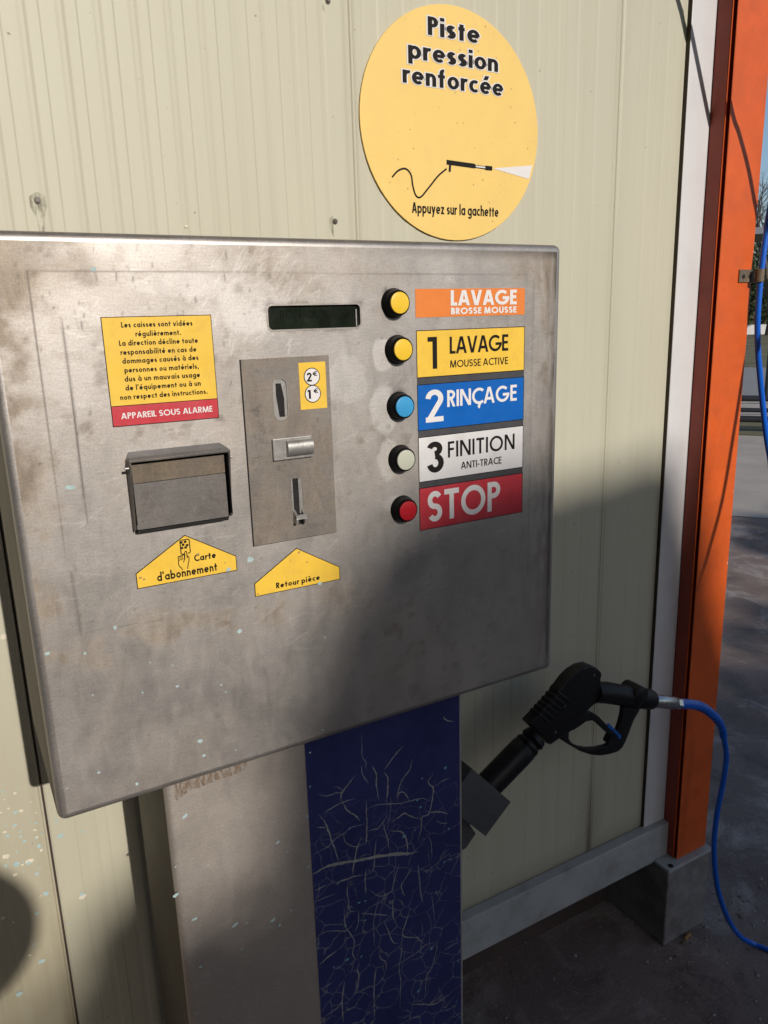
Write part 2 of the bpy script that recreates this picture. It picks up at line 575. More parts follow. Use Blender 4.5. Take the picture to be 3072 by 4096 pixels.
# ------------------------------------------------------------------ 2-d noise for wear maps
def fbm(shape, cells, octaves=4, seed=0, ax=(1, 1)):
    r = np.random.default_rng(seed)
    h, w = shape
    out = np.zeros(shape)
    amp, tot = 1.0, 0.0
    for o in range(octaves):
        ny = max(2, int(cells * ax[1] * 2 ** o)) + 2
        nx = max(2, int(cells * ax[0] * 2 ** o)) + 2
        g = r.random((ny, nx))
        yy = np.linspace(0, ny - 2.001, h)
        xx = np.linspace(0, nx - 2.001, w)
        y0, x0 = yy.astype(int), xx.astype(int)
        fy, fx = yy - y0, xx - x0
        fy, fx = (fy * fy * (3 - 2 * fy))[:, None], (fx * fx * (3 - 2 * fx))[None, :]
        a = g[y0][:, x0]
        b = g[y0][:, x0 + 1]
        c = g[y0 + 1][:, x0]
        d = g[y0 + 1][:, x0 + 1]
        out += amp * ((a * (1 - fx) + b * fx) * (1 - fy) + (c * (1 - fx) + d * fx) * fy)
        tot += amp
        amp *= 0.55
    return out / tot


def smooth(a, lo, hi):
    t = np.clip((a - lo) / (hi - lo), 0, 1)
    return t * t * (3 - 2 * t)


def set_wear_shade(o, cols):
    me = o.data
    at_ = me.color_attributes.new('wear_shade', 'FLOAT_COLOR', 'POINT')
    at_.data.foreach_set('color', np.asarray(cols, dtype=np.float32).ravel())


# ------------------------------------------------------------------ lettering (drawn with strokes)
def glyph(ch, h, X=0.62):
    """strokes and width of a letter of cap height 1; h = half stroke width, X = x-height"""
    P = []
    L = lambda *p: P.append(('L', list(p)))
    D = lambda x0, y0, x1, y1: P.append(('D', (x0, y0, x1, y1)))
    A = lambda *a, **k: P.append(('L', arc(*a, **k)))
    r = X / 2
    q = r - h
    ASC, DES = 1.06, -0.30
    acc = None
    base = {'é': 'e', 'è': 'e', 'à': 'a', 'ç': 'c', 'Ç': 'C'}
    mark = {'é': 'acute', 'è': 'grave', 'à': 'grave', 'Ç': 'ced'}.get(ch)
    ch = base.get(ch, ch)
    wn = X * 0.86

    def arch(x0, w):
        c = x0 + w / 2
        rr = w / 2 - h
        P.append(('L', [(x0 + h, X - h - rr * 0.95)] + arc(c, X - h - rr, rr, rr, 180, 0, 10)[1:] + [(x0 + w - h, 0)]))
    if ch == 'A':
        w = 0.80
        D(h * 1.05, 0, w / 2 - h * 0.25, 1); D(w - h * 1.05, 0, w / 2 + h * 0.25, 1); L((0.2 * w, 0.30), (0.8 * w, 0.30))
    elif ch == 'B':
        w = 0.54
        L((h, 0), (h, 1))
        P.append(('L', [(h, 1 - h), (w * 0.5, 1 - h)] + arc(w * 0.5, 0.76, w * 0.44 - h, 0.24 - h, 90, -90)[1:] + [(h, 0.52)]))
        P.append(('L', [(h, 0.52), (w * 0.5, 0.52)] + arc(w * 0.5, 0.26 + h / 2, w * 0.5 - h, 0.26 - h / 2, 90, -90)[1:] + [(h, h)]))
    elif ch == 'C':
        w = 0.74; A(0.5, 0.5, 0.5 - h, 0.5 - h, 48, 312, n=22)
    elif ch == 'D':
        w = 0.72; L((h, 0), (h, 1)); P.append(('L', [(h, 1 - h), (0.25, 1 - h)] + arc(0.25, 0.5, w - 0.25 - h, 0.5 - h, 90, -90)[1:] + [(h, h)]))
    elif ch in 'EF':
        w = 0.48 if ch == 'E' else 0.45
        L((h, 0), (h, 1)); L((h, 1 - h), (w, 1 - h)); L((h, 0.52), (w * 0.93, 0.52))
        if ch == 'E':
            L((h, h), (w, h))
    elif ch == 'G':
        w = 0.90; P.append(('L', arc(0.5, 0.5, 0.5 - h, 0.5 - h, 45, 355, n=24))); L((0.52, 0.46), (0.5 + 0.5, 0.46)); w = 1.0
    elif ch == 'I':
        w = 2 * h; L((h, 0), (h, 1))
    elif ch == 'J':
        w = 0.34; P.append(('L', [(w - h, 1), (w - h, 0.2)] + arc(w / 2 - 0.02, 0.2, w / 2 - h + 0.02, 0.2 - h, 0, -150)[1:]))
    elif ch == 'L':
        w = 0.42; L((h, 0), (h, 1)); L((h, h), (w, h))
    elif ch == 'M':
        w = 0.95; D(h * 1.1, 0, h * 1.9, 1); D(w - h * 1.1, 0, w - h * 1.9, 1); D(h * 2.0, 1, w / 2, 0); D(w - h * 2.0, 1, w / 2, 0)
    elif ch == 'N':
        w = 0.76; L((h, 0), (h, 1)); L((w - h, 0), (w - h, 1)); D(h * 1.2, 1, w - h * 1.2, 0)
    elif ch in 'OQ':
        w = 1.0; A(0.5, 0.5, 0.5 - h, 0.5 - h, 0, 360, n=30)
    elif ch in 'PR':
        w = 0.54
        L((h, 0), (h, 1)); rr = 0.28
        P.append(('L', [(h, 1 - h), (w - rr, 1 - h)] + arc(w - rr, 1 - rr, rr - h, rr - h, 90, -90)[1:] + [(h, 1 - 2 * rr + h)]))
        if ch == 'R':
            D(w * 0.45, 1 - 2 * rr + h, w - h * 0.9, 0); w = 0.56
    elif ch == 'S' or ch == 's':
        H, w = (1.0, 0.56) if ch == 'S' else (X, X * 0.70)
        qq = (H - 2 * h) / 4
        P.append(('L', arc(w / 2, H - h - qq, w / 2 - h, qq, 28, 270, 14) + arc(w / 2, h + qq, w / 2 - h, qq, 90, -152, 14)[1:]))
    elif ch == 'T':
        w = 0.58; L((0, 1 - h), (w, 1 - h)); L((w / 2, 0), (w / 2, 1 - h))
    elif ch == 'U':
        w = 0.68; P.append(('L', [(h, 1), (h, w / 2)] + arc(w / 2, w / 2, w / 2 - h, w / 2 - h, 180, 360)[1:] + [(w - h, 1)]))
    elif ch in 'Vv':
        w, H = (0.76, 1) if ch == 'V' else (X * 0.95, X)
        D(h * 1.05, H, w / 2 - h * 0.2, 0); D(w - h * 1.05, H, w / 2 + h * 0.2, 0)
    elif ch == 'Z' or ch == 'z':
        w, H = (0.6, 1) if ch == 'Z' else (X * 0.8, X)
        L((0, H - h), (w, H - h)); L((0, h), (w, h)); D(h * 1.2, h, w - h * 1.2, H - h)
    elif ch in 'adgqb':
        w = 2 * r
        A(r, r, q, q, 0, 360, n=24)
        if ch == 'b':
            L((h, 0), (h, ASC))
        elif ch == 'g':
            P.append(('L', [(w - h, X), (w - h, -0.08)] + arc(r, -0.08, q, 0.24 - h, 0, -155, 12)[1:]))
        else:
            L((w - h, {'a': 0, 'd': 0, 'q': DES}[ch]), (w - h, ASC if ch == 'd' else X))
    elif ch == 'p':
        w = 2 * r; A(r, r, q, q, 0, 360, n=24); L((h, DES), (h, X))
    elif ch == 'o':
        w = 2 * r; A(r, r, q, q, 0, 360, n=24)
    elif ch == 'c':
        w = r * 1.62; A(r, r, q, q, 50, 310, n=18)
    elif ch == 'e':
        w = 2 * r; A(r, r, q, q, 0, 315, n=20); L((h, r), (w - h * 0.6, r))
    elif ch == 'f':
        w = 0.46; P.append(('L', [(0.12 + h, 0), (0.12 + h, 0.8)] + arc(0.12 + h + 0.16, 0.84, 0.16, 0.20 - h + 0.02, 180, 80, 8)[1:])); L((-0.03, X - h), (0.44, X - h))
    elif ch == 'h':
        w = wn; L((h, 0), (h, ASC)); arch(0, wn)
    elif ch == 'n':
        w = wn; L((h, 0), (h, X)); arch(0, wn)
    elif ch == 'm':
        w = wn * 1.66 - h * 0.3; k = (w + 2 * h) / 2; L((h, 0), (h, X)); arch(0, k); arch(k - 2 * h, k)
    elif ch == 'u':
        w = wn; rr = wn / 2 - h
        P.append(('L', [(h, X), (h, h + rr)] + arc(wn / 2, h + rr, rr, rr, 180, 360, 10)[1:])); L((wn - h, 0), (wn - h, X))
    elif ch == 'r':
        w = X * 0.56; rr = X * 0.36; L((h, 0), (h, X)); P.append(('L', [(h, X - h - rr)] + arc(h + rr, X - h - rr, rr, rr, 180, 68, 8)[1:]))
    elif ch in 'il':
        w = 2 * h
        L((h, 0), (h, X if ch == 'i' else ASC))
        if ch == 'i':
            L((h, X + 0.13), (h, X + 0.13 + 2.1 * h))
    elif ch == 'j':
        w = 2 * h; L((h, DES), (h, X)); L((h, X + 0.13), (h, X + 0.13 + 2.1 * h))
    elif ch == 't':
        w = 0.40; L((w / 2, 0), (w / 2, 0.88)); L((0, X - h), (w, X - h))
    elif ch == 'x':
        w = X * 0.85; D(h, 0, w - h, X); D(w - h, 0, h, X)
    elif ch == 'y':
        w = X * 0.95; D(h * 1.05, X, w / 2, 0.02); D(w - h * 1.05, X, w * 0.28, DES)
    elif ch == '1':
        w = 0.30; L((w - h, 0), (w - h, 1)); L((0, 1 - h), (w - h, 1 - h))
    elif ch == '2':
        w = 0.56; R2 = w / 2 - h
        P.append(('L', arc(w / 2, 1 - w / 2, R2, R2, 178, -28, 14) + [(h * 1.3, h)])); L((0, h), (w, h))
    elif ch == '3':
        w = 0.54
        P.append(('L', arc(w / 2 - 0.02, 0.76, w / 2 - h - 0.02, 0.24 - h, 165, -90, 14))); P.append(('L', arc(w / 2, 0.26 + h / 2, w / 2 - h, 0.26 - h / 2, 90, -170, 14)))
    elif ch == '€':
        w = 0.72; A(0.5, 0.5, 0.42 - h, 0.5 - h, 50, 310, n=16); L((0, 0.60), (0.6, 0.60)); L((0, 0.40), (0.56, 0.40))
    elif ch == '.':
        w = 2.2 * h; L((1.1 * h, 0), (1.1 * h, 2.2 * h))
    elif ch == ',':
        w = 2.2 * h; D(1.2 * h, 2 * h, 0.6 * h, -0.14)
    elif ch == "'":
        w = 1.7 * h; L((0.85 * h, 0.74), (0.85 * h, 1.04))
    elif ch == '-':
        w = 0.30; L((0, 0.36), (w, 0.36))
    else:
        w = 0.3
    if mark == 'acute':
        D(w / 2 - 0.02, X + 0.10, w / 2 + 0.12, X + 0.34)
    elif mark == 'grave':
        D(w / 2 + 0.02, X + 0.10, w / 2 - 0.12, X + 0.34)
    elif mark == 'ced':
        D(0.55, 0.02, 0.46, -0.16); L((0.44, -0.17), (0.56, -0.17))
    return P, w


def ribbon(pts, hw):
    """outline strips of a 2-d polyline, mitred; returns list of quads"""
    n = len(pts)
    closed = n > 3 and abs(pts[0][0] - pts[-1][0]) + abs(pts[0][1] - pts[-1][1]) < 1e-6
    Lp, Rp = [], []
    for i in range(n):
        if closed:
            a = pts[(i - 1) if i > 0 else n - 2]
            b = pts[(i + 1) if i < n - 1 else 1]
        else:
            a, b = pts[max(i - 1, 0)], pts[min(i + 1, n - 1)]
        p = pts[i]
        d1 = (p[0] - a[0], p[1] - a[1])
        d2 = (b[0] - p[0], b[1] - p[1])
        l1, l2 = math.hypot(*d1) or 1e-9, math.hypot(*d2) or 1e-9
        if l1 < 1e-8:
            d1, l1 = d2, l2
        if l2 < 1e-8:
            d2, l2 = d1, l1
        n1 = (-d1[1] / l1, d1[0] / l1)
        n2 = (-d2[1] / l2, d2[0] / l2)
        mx, my = n1[0] + n2[0], n1[1] + n2[1]
        ml = math.hypot(mx, my) or 1e-9
        mx, my = mx / ml, my / ml
        k = 1.0 / max(0.55, mx * n1[0] + my * n1[1])
        w = hw[i] if isinstance(hw, (list, tuple)) else hw
        Lp.append((p[0] + mx * w * k, p[1] + my * w * k))
        Rp.append((p[0] - mx * w * k, p[1] - my * w * k))
    return Lp, Rp


def strip(mb, pts, hw, y, mi=0):
    Lp, Rp = ribbon(pts, hw)
    n = len(pts)
    mb.add([(p[0], y, p[1]) for p in Lp] + [(p[0], y, p[1]) for p in Rp], [(i, i + 1, n + i + 1, n + i) for i in range(n - 1)], mi)


def text(mb, s, p0, p1, cap, y, wt=0.16, X=0.62, mi=0, gap=0.13, space=0.30, extra=0.0, xw=1.0):
    """lay a line of lettering between the points p0 and p1 (x, z) with capital height cap (metres)"""
    h = wt / 2
    x = 0.0
    items = []
    for ch in s:
        if ch == ' ':
            x += space
            continue
        g, w = glyph(ch, h, X)
        items.append((x, g))
        x += w + gap
    tot = x - gap
    sx = (p1[0] - p0[0]) / tot
    sz = cap
    yy = y
    he = h + extra
    for x0, g in items:
        for k, (t, d) in enumerate(g):
            yk = y - 0.00004 * (k % 4)
            if t == 'L':
                pts = d
                if extra:
                    a, b = Vector(pts[0]), Vector(pts[-1])
                    if (a - b).length > 1e-6:
                        e0 = (a - Vector(pts[1])).normalized() * extra
                        e1 = (b - Vector(pts[-2])).normalized() * extra
                        pts = [tuple(a + e0)] + list(pts[1:-1]) + [tuple(b + e1)]
                Lp, Rp = ribbon(pts, he)
                if xw != 1.0:
                    Lp, Rp = [((a_[0] + b_[0]) / 2 + (a_[0] - b_[0]) / 2 * xw, a_[1]) for a_, b_ in zip(Lp, Rp)], [((a_[0] + b_[0]) / 2 - (a_[0] - b_[0]) / 2 * xw, b_[1]) for a_, b_ in zip(Lp, Rp)]
            else:
                ax, ay, bx, by = d
                ln = math.hypot(bx - ax, by - ay)
                hw = he * xw * ln / max(1e-6, abs(by - ay))
                s_ = 1 if by > ay else -1
                if extra:
                    ux, uy = (bx - ax) / ln, (by - ay) / ln
                    ax, ay, bx, by = ax - ux * extra, ay - uy * extra, bx + ux * extra, by + uy * extra
                Lp = [(ax - hw, ay), (bx - hw, by)]
                Rp = [(ax + hw, ay), (bx + hw, by)]
            n = len(Lp)

            def W(p):
                xx = p0[0] + (x0 + p[0]) * sx
                f = (x0 + p[0]) / tot
                return (xx, yk, p0[1] + (p1[1] - p0[1]) * f + p[1] * sz)
            mb.add([W(p) for p in Lp] + [W(p) for p in Rp], [(i, i + 1, n + i + 1, n + i) for i in range(n - 1)], mi)


def splat_poly(mb, x, z, r, y, mi, asp=1.0, rot=0.0):
    n = 9
    pts = []
    for k in range(n):
        a = 2 * math.pi * k / n
        rr = r * random.uniform(0.7, 1.2)
        px, pz = rr * math.cos(a) * asp, rr * math.sin(a)
        pts.append((x + px * math.cos(rot) - pz * math.sin(rot), z + px * math.sin(rot) + pz * math.cos(rot)))
    mb.sheet(pts, y, mi)


# ================================================================== GROUND
mb = MB()
mb.add([(-60, -80, 0), (400, -80, 0), (400, 400, 0), (-60, 400, 0)], [(0, 1, 2, 3)])
ground = mb.build('ground', M_['asphalt'])
ground['kind'] = 'structure'
ground['label'] = 'stained dark asphalt forecourt'

# ================================================================== CLAD WALL
WY = 1.07           # wall face
RY = 1.045          # rail face
TY = 1.0605         # trim face
ZR0, ZR1 = CAM_Z - 1.190 * RY, CAM_Z - 1.1023 * RY
WTOP = 3.3
wall = thing('clad_wall', 'beige ribbed metal-clad wall with grey base rail and white corner trim', 'wall', (0.3, WY, 0), kind='thing')
seams = [0.039 - 0.4943 * k for k in (3, 2, 1)] + [0.039, 0.5378, 1.030, 1.30]
seams = [s * WY for s in seams]
PER = 0.0399 * WY


def wall_panel(x0, x1, dark, dark_r):
    q = 1.0 if dark else 0.45
    dp, g_ = (0.012, 0.9) if dark else (0.0022, 0.3)
    prof = [(x0, dp, g_), (x0 + 0.0009, 0.0012, g_ * .8), (x0 + 0.0035, 0.0, 0.2)]
    k = 0
    x = x0 + 0.0145 * WY
    ph = 0.1515 * WY
    x = ph + math.ceil((x0 + 0.012 - ph) / PER) * PER
    while x + PER * 0.9 < x1 - 0.019:
        prof += [(x - 0.0010, 0.0, 0.04), (x, 0.0005 * q, 0.15 * q), (x + 0.0014, 0.0008 * q, 0.03), (x + 0.0180, 0.0008 * q, 0.04), (x + 0.0212, 0.0011 * q, 0.19 * q), (x + 0.0255, 0.0011 * q, 0.17 * q), (x + 0.0292, 0.0, 0.02)]
        x += PER
    prof += [(x1 - 0.018, 0.0, 0.05), (x1 - 0.012, 0.0012, 0.35), (x1 - 0.006, 0.0012, 0.3), (x1 - 0.0042, -0.0006, 0.0), (x1 - (0.0022 if dark_r else .0008), -0.0004, 0.05), (x1 - (0.0020 if dark_r else .0003), 0.012 if dark_r else .0022, .9 if dark_r else .3)]
    m = MB()
    cols = []
    zs = [ZR1 - 0.01, ZR1 + 0.012, ZR1 + 0.05, ZR1 + 0.10, ZR1 + .17, ZR1 + .24, 0.6, 0.75, 0.9, 1.05, 1.6, 2.2, WTOP]
    vs = []
    for z in zs:
        for px, dy, g in prof:
            vs.append((px, WY + dy, z))
            low = max(0.0, 1 - (z - ZR1) / 0.05) * 0.55
            run = max(0.0, 1 - (z - ZR1) / 0.24) * (.75 if px > x1 - 0.0135 else (.35 if px > x1 - .02 or px < x0 + .004 else 0))
            cols.append((min(1, g * 1.0), max(low * (0.6 if z > ZR1 else 1.0), run), (.62 if dark_r else .12) * max(0.0, min(1.0, (1.05 - z) / .45)), 1))  # lower left wall: stain and dimmer light both put into the colour
    n = len(prof)
    fs = [(j * n + i, j * n + i + 1, (j + 1) * n + i + 1, (j + 1) * n + i) for j in range(len(zs) - 1) for i in range(n - 1)]
    m.add(vs, fs)
    return m, cols


wall_splats = []
for _ in range(95):
    px = min(330, abs(random.gauss(120, 120)))
    py = random.choice([random.uniform(2450, 4000), random.gauss(3350, 190)])
    wall_splats.append((px, py))
for i in range(len(seams) - 1):
    x0, x1 = seams[i], seams[i + 1]
    m, cols = wall_panel(x0, x1, i < 4, i < 3)
    extra = 0
    for px, py in wall_splats + [(745, 905)]:
        p = at(px, py, WY - 0.0004)
        if x0 + 0.006 < p.x < x1 - 0.008 and p.z > ZR1 + 0.02:
            nv = len(m.v)
            splat_poly(m, p.x, p.z, random.choice([0.0012, 0.0018, 0.0026, 0.004]) * random.uniform(0.6, 1.0), WY - 0.0003 - 0.00002 * (len(m.v) % 23), random.choice([1, 1, 2]), random.uniform(1.0, 1.7), random.uniform(-0.2, 0.2))
            cols += [(0, 0, 0, 1)] * (len(m.v) - nv)
    o = m.build('panel', [M_['panel'], M_['splat'], M_['splat_w']], wall, recalc=False)
    set_wear_shade(o, cols)
# core behind the sheets, end face, footing
mb = MB()
mb.box(seams[0], 1.40, WY + 0.0125, WY + 0.12, ZR1 - 0.03, WTOP)
mb.build('wall_core', M_['dark_footing'], wall)
mb = MB()
mb.box(seams[0], 1.40, RY, WY - 0.0005, ZR0, ZR1, r=0.002)
mb.box(seams[0], 1.40, WY, WY + 0.06, ZR0 + 0.004, ZR0 + 0.006)
mb.build('base_rail', M_['rail'], wall)
mb = MB()
mb.box(seams[0], 1.30, WY + 0.115, WY + 0.2, 0, ZR1 - 0.03)
mb.build('footing', M_['dark_footing'], wall)
mb = MB()
mb.box(1.1873 * TY, 1.405, TY, WY + 0.004, ZR1, WTOP, r=0.0012)
mb.build('corner_trim', M_['trim'], wall)
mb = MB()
mb.box(1.1873 * TY - .0006, 1.1873 * TY - .0001, TY + .0012, WY + .0002, ZR1 + .001, WTOP)  # dark strip painted as the shade on the trim's left side
mb.build('trim_shade_strip', M_['trim_shade'], wall)
for px, py in ((150, 801), (1340, 886), (1311, 4)):
    p = at(px, py, WY)
    s = MB()
    s.tube([(p.x, WY + 0.001, p.z), (p.x, WY - 0.0015, p.z)], [0.0042, 0.0038], 16)
    s.tube([(p.x, WY - 0.0015, p.z), (p.x, WY - 0.0035, p.z)], [0.0030, 0.0024], 6)
    sc = s.build('screw', M_['hood_steel'], wall, smooth=30)
    s = MB()
    pts = [(p.x - 0.009, p.z + 0.004), (p.x - 0.009, p.z - 0.008), (p.x - 0.003, p.z - 0.022), (p.x - 0.001, p.z - 0.06), (p.x + 0.0015, p.z - 0.10), (p.x + 0.003, p.z - 0.05), (p.x + 0.005, p.z - 0.02), (p.x + 0.010, p.z - .006), (p.x + .009, p.z + .006), (p.x, p.z + .010)]
    s.sheet(pts, WY + 0.0001)
    s.build('screw_stain', M_['stain'], sc)

# ================================================================== ROUND SIGN ON THE WALL
SX, SZ, SR = 0.700 * 1.0665, CAM_Z + 0.2695 * 1.0665, 0.1662
SY = 1.0665
sign = thing('round_sign', 'round yellow sign with black French lettering about reinforced pressure', 'sign', (SX, SY, SZ))
mb = MB()
mb.prism(circle(SX, SZ, SR, 72), SY, SY + 0.0025, 0, r=0.0004, seg=1)
for kk in range(70):
    an, rr_ = random.uniform(0, 6.28), SR * .97 * math.sqrt(random.random())
    splat_poly(mb, SX + rr_ * math.cos(an), SZ + rr_ * math.sin(an), random.choice([.0006, .0008, .0014]), SY - .0001 - .000005 * kk, 1, .7, random.uniform(0, 1))
mb.build('disc', [M_['yellow_sign'], M_['sign_dirt']], sign, smooth=40, recalc=False)
lines = [('Piste', (650, 293), (1068, 360), (655, 140), 0.175), ('pression', (487, 492), (1220, 588), None, 0.175), ('renforcée', (441, 688), (1264, 797), None, 0.175)]
mw, mk = MB(), MB()
capP = (at(655, 140, SY, 'c1') - at(650, 293, SY, 'c1')).z
for s, a, b, t, w in lines:
    p0, p1 = at(*a, SY, 'c1'), at(*b, SY, 'c1')
    zb = (p0.z + p1.z) / 2
    cp = capP if s == 'Piste' else capP * 0.98
    text(mw, s, (p0.x, zb), (p1.x, zb), cp, SY - 0.0005, w, 0.72, gap=0.21, extra=0.06, xw=1.5)
    text(mk, s, (p0.x, zb), (p1.x, zb), cp, SY - 0.0011, w, 0.72, gap=0.21, xw=1.5)
mk.build('lettering', M_['ink'], sign)
mk = MB()
p0, p1 = at(515, 1765, SY, 'c1'), at(1230, 1800, SY, 'c1')
text(mk, 'Appuyez sur la gachette', (p0.x, (p0.z + p1.z) / 2), (p1.x, (p0.z + p1.z) / 2), 0.0155, SY - 0.0005, 0.17, 0.70, gap=0.16, space=0.36, xw=1.3)
mw.build('lettering_outline', M_['white_ink'], sign)
mk.build('lettering', M_['ink'], sign)
# lance pictogram: hose, lance and white spray
mk = MB()
C1 = lambda x, y: (lambda p: (p.x, p.z))(at(x, y, SY, 'c1'))
hose = spline([(*C1(348, 1470),), (*C1(400, 1415),), (*C1(460, 1400),), (*C1(505, 1450),), (*C1(520, 1540),), (*C1(545, 1620),), (*C1(585, 1635),), (*C1(650, 1560),), (*C1(730, 1460),), (*C1(800, 1400),)], 6)
strip(mk, [(p[0], p[1]) for p in hose], 0.0013, SY - 0.0005)
strip(mk, [C1(800, 1345), C1(1035, 1378)], 0.0034, SY - 0.0006)
strip(mk, [C1(1035, 1380), C1(1125, 1392)], 0.0022, SY - 0.0007)
strip(mk, [C1(1120, 1392), C1(1178, 1398)], 0.0032, SY - 0.0008)
strip(mk, [C1(830, 1355), C1(825, 1425)], 0.0018, SY - 0.0009)
mw = MB()
mw.sheet([C1(1180, 1397), C1(1512, 1372), C1(1482, 1485)], SY - 0.0005)
strip(mw, [C1(1040, 1381), C1(1118, 1391)], 0.0011, SY - 0.0013)
mk.build('lance_picture', M_['ink'], sign)
mw.build('spray_picture', M_['white_ink'], sign)

# ================================================================== STEEL COLUMN, PLINTH
PX0, PX1 = 1.3265, 1.4255
col = thing('steel_column', 'orange painted steel column at the wall corner, standing on a concrete plinth', 'column', (1.38, 1.04, 0.21), kind='thing')
ZP = 0.213
mb = MB()
mb.box(PX0, PX1, 1.018, 1.0203, ZP, WTOP + 0.2, r=0.0008, seg=1)
fl_mb = mb
mb = MB()
mb.box(PX0 + 0.022, PX1 - 0.002, 1.0203, 1.0283, ZP, WTOP + 0.2)
mb.build('slot_core', M_['void'], col)
mb = MB()
mb.box(PX0 - 0.0022, PX1 - 0.001, 1.0283, 1.0597, ZP, WTOP + 0.2, r=0.0012, seg=1)
mb.build('column_body', M_['dark_red'], col, smooth=30)
mb = MB()
mb.box(PX0 - 0.0022, PX0 + 0.002, 1.0273, 1.0282, ZP, WTOP + 0.2)
mb.build('column_lip', M_['orange'], col)
mb = MB()
mb.box(PX0 - 0.045, PX1 + 0.006, 1.001, 1.0445, 0.2056, ZP, r=0.001, seg=1)
bp = mb.build('base_plate', M_['rail'], col)
mb = MB()
p = at(2550 + 470 / 3.6875, 3250 + 783 / 3.6875, 1.008)
mb.tube([(1.2985, 1.0115, ZP - 0.002), (1.2985, 1.0115, ZP + 0.0006)], 0.0065, 16)
mb.build('bolt_hole', M_['void'], bp)
mb = MB()
for z, s in ((0.60, 1), (0.72, -1), (1.30, 1), (1.05, 1), (0.85, 1), (1.22, 1), (0.5, 1), (0.93, 1)):
    splat_poly(fl_mb, PX1 - random.uniform(0.0015, 0.004), z + random.uniform(-0.05, 0.05), random.uniform(0.0012, 0.003), 1.0177, 1, 0.6, 0)
for k in range(14):
    splat_poly(fl_mb, random.uniform(PX0 + 0.01, PX1 - 0.004), random.uniform(0.25, 1.6), random.uniform(0.0005, 0.0013), 1.0176 - .00002 * k, 1, 0.7, 0)
fl_mb.build('front_flange', [M_['orange'], M_['orange_worn']], col, smooth=30, recalc=False)

mb = MB()
mb.box(1.287, 1.428, 1.006, 1.30, 0, 0.205, r=0.004)
pl = mb.build('concrete_plinth', M_['concrete'])
tag(pl, 'grey concrete plinth block under the orange column', 'plinth', kind='thing')

# ================================================================== CONTROL BOX
TYF = 0.75
bx0, bx1 = 0.0528 * TYF, 0.912 * TYF
bz0, bz1 = CAM_Z - 0.6375 * TYF, CAM_Z + 0.1118 * TYF
BYR = 0.972
term = thing('payment_terminal', 'brushed steel car wash payment box with coloured programme buttons and stickers', 'payment box', ((bx0 + bx1) / 2, TYF, bz0))
BR = 0.0085
bm = bmesh.new()
bmesh.ops.create_cube(bm, size=1.0)
for v in bm.verts:
    v.co = Vector(((bx0 + bx1) / 2 + v.co.x * (bx1 - bx0), (TYF + BYR) / 2 + v.co.y * (BYR - TYF), (bz0 + bz1) / 2 + v.co.z * (bz1 - bz0)))
fe = [e for e in bm.edges if not all(abs(v.co.y - BYR) < 1e-6 for v in e.verts)]
bmesh.ops.bevel(bm, geom=fe, offset=BR, segments=5, profile=0.5, affect='EDGES')
bm.faces.ensure_lookup_table()
front = max((f for f in bm.faces if abs(f.normal.y) > 0.99 and f.calc_center_median().y < TYF + 1e-4), key=lambda f: f.calc_area())
rear = [f for f in bm.faces if abs(f.normal.y) > 0.99 and f.calc_center_median().y > BYR - 1e-4]
fx0, fx1 = min(v.co.x for v in front.verts), max(v.co.x for v in front.verts)
fz0, fz1 = min(v.co.z for v in front.verts), max(v.co.z for v in front.verts)
bmesh.ops.delete(bm, geom=[front], context='FACES_ONLY')
shell = MB()
shell.bm(bm)
nshell = len(shell.v)
# the display opening
d0, d1 = at(125, 480, TYF, 'lcd'), at(1510, 105, TYF, 'lcd')
DX0, DX1 = d0.x + 0.0005, at(1512, 300, TYF, 'lcd').x
DZ0, DZ1 = (at(150, 488, TYF, 'lcd').z + at(1480, 452, TYF, 'lcd').z) / 2, (at(140, 118, TYF, 'lcd').z + at(1480, 105, TYF, 'lcd').z) / 2
GS = 0.00145


def axis(a, b, cuts):
    pts = [a] + cuts + [b]
    out = [a]
    for i in range(len(pts) - 1):
        n = max(1, round((pts[i + 1] - pts[i]) / GS))
        out += [pts[i] + (pts[i + 1] - pts[i]) * (k + 1) / n for k in range(n)]
    return np.array(out)


gx = axis(fx0, fx1, [DX0, DX1])
gz = axis(fz0, fz1, [DZ0, DZ1])
nx, nz = len(gx), len(gz)
GX, GZ = np.meshgrid(gx, gz)
fverts = np.stack([GX.ravel(), np.full(GX.size, TYF), GZ.ravel()], 1)
ii, jj = np.meshgrid(np.arange(nx - 1), np.arange(nz - 1))
cxm, czm = (gx[:-1] + gx[1:]) / 2, (gz[:-1] + gz[1:]) / 2
inside = ((cxm[ii] > DX0) & (cxm[ii] < DX1) & (czm[jj] > DZ0) & (czm[jj] < DZ1))
ii, jj = ii[~inside], jj[~inside]
a = jj * nx + ii
fq = np.stack([a, a + 1, a + nx + 1, a + nx], 1) + nshell
shell.v += [tuple(p) for p in fverts]
shell.f += [tuple(q) for q in fq]
shell.m += [0] * len(fq)
nfront_end = len(shell.v)
# paint spots on the box
for (px, py, r) in [(375, 1078, .003), (283, 1950, .0035), (1000, 2238, .004), (1030, 2170, .003), (958, 2524, .003), (460, 2510, .0025), (800, 2965, .003), (710, 2745, .0018), (548, 3136, .0025), (570, 2770, .0012), (600, 2650, .0012), (690, 2660, .0012), (885, 2740, .0012), (815, 3022, .002), (902, 2768, .001), (340, 2614, .0015), (1290, 2920, .0015), (1450, 2880, .0022), (1600, 2600, .0012), (1300, 2550, .0012), (395, 3090, .0015), (246, 3160, .001), (1160, 2790, .001), (370, 2780, .001), (942, 3000, .001), (1240, 3010, .0012), (140, 2624, .0025)]:
    p = at(px, py, TYF)
    splat_poly(shell, max(p.x, fx0 + .003), p.z, r * 0.75, TYF - 0.0002, 1, random.uniform(1, 1.6), random.uniform(-.4, .4))
hs = shell.build('housing', [M_['steel'], M_['splat']], term, recalc=False)
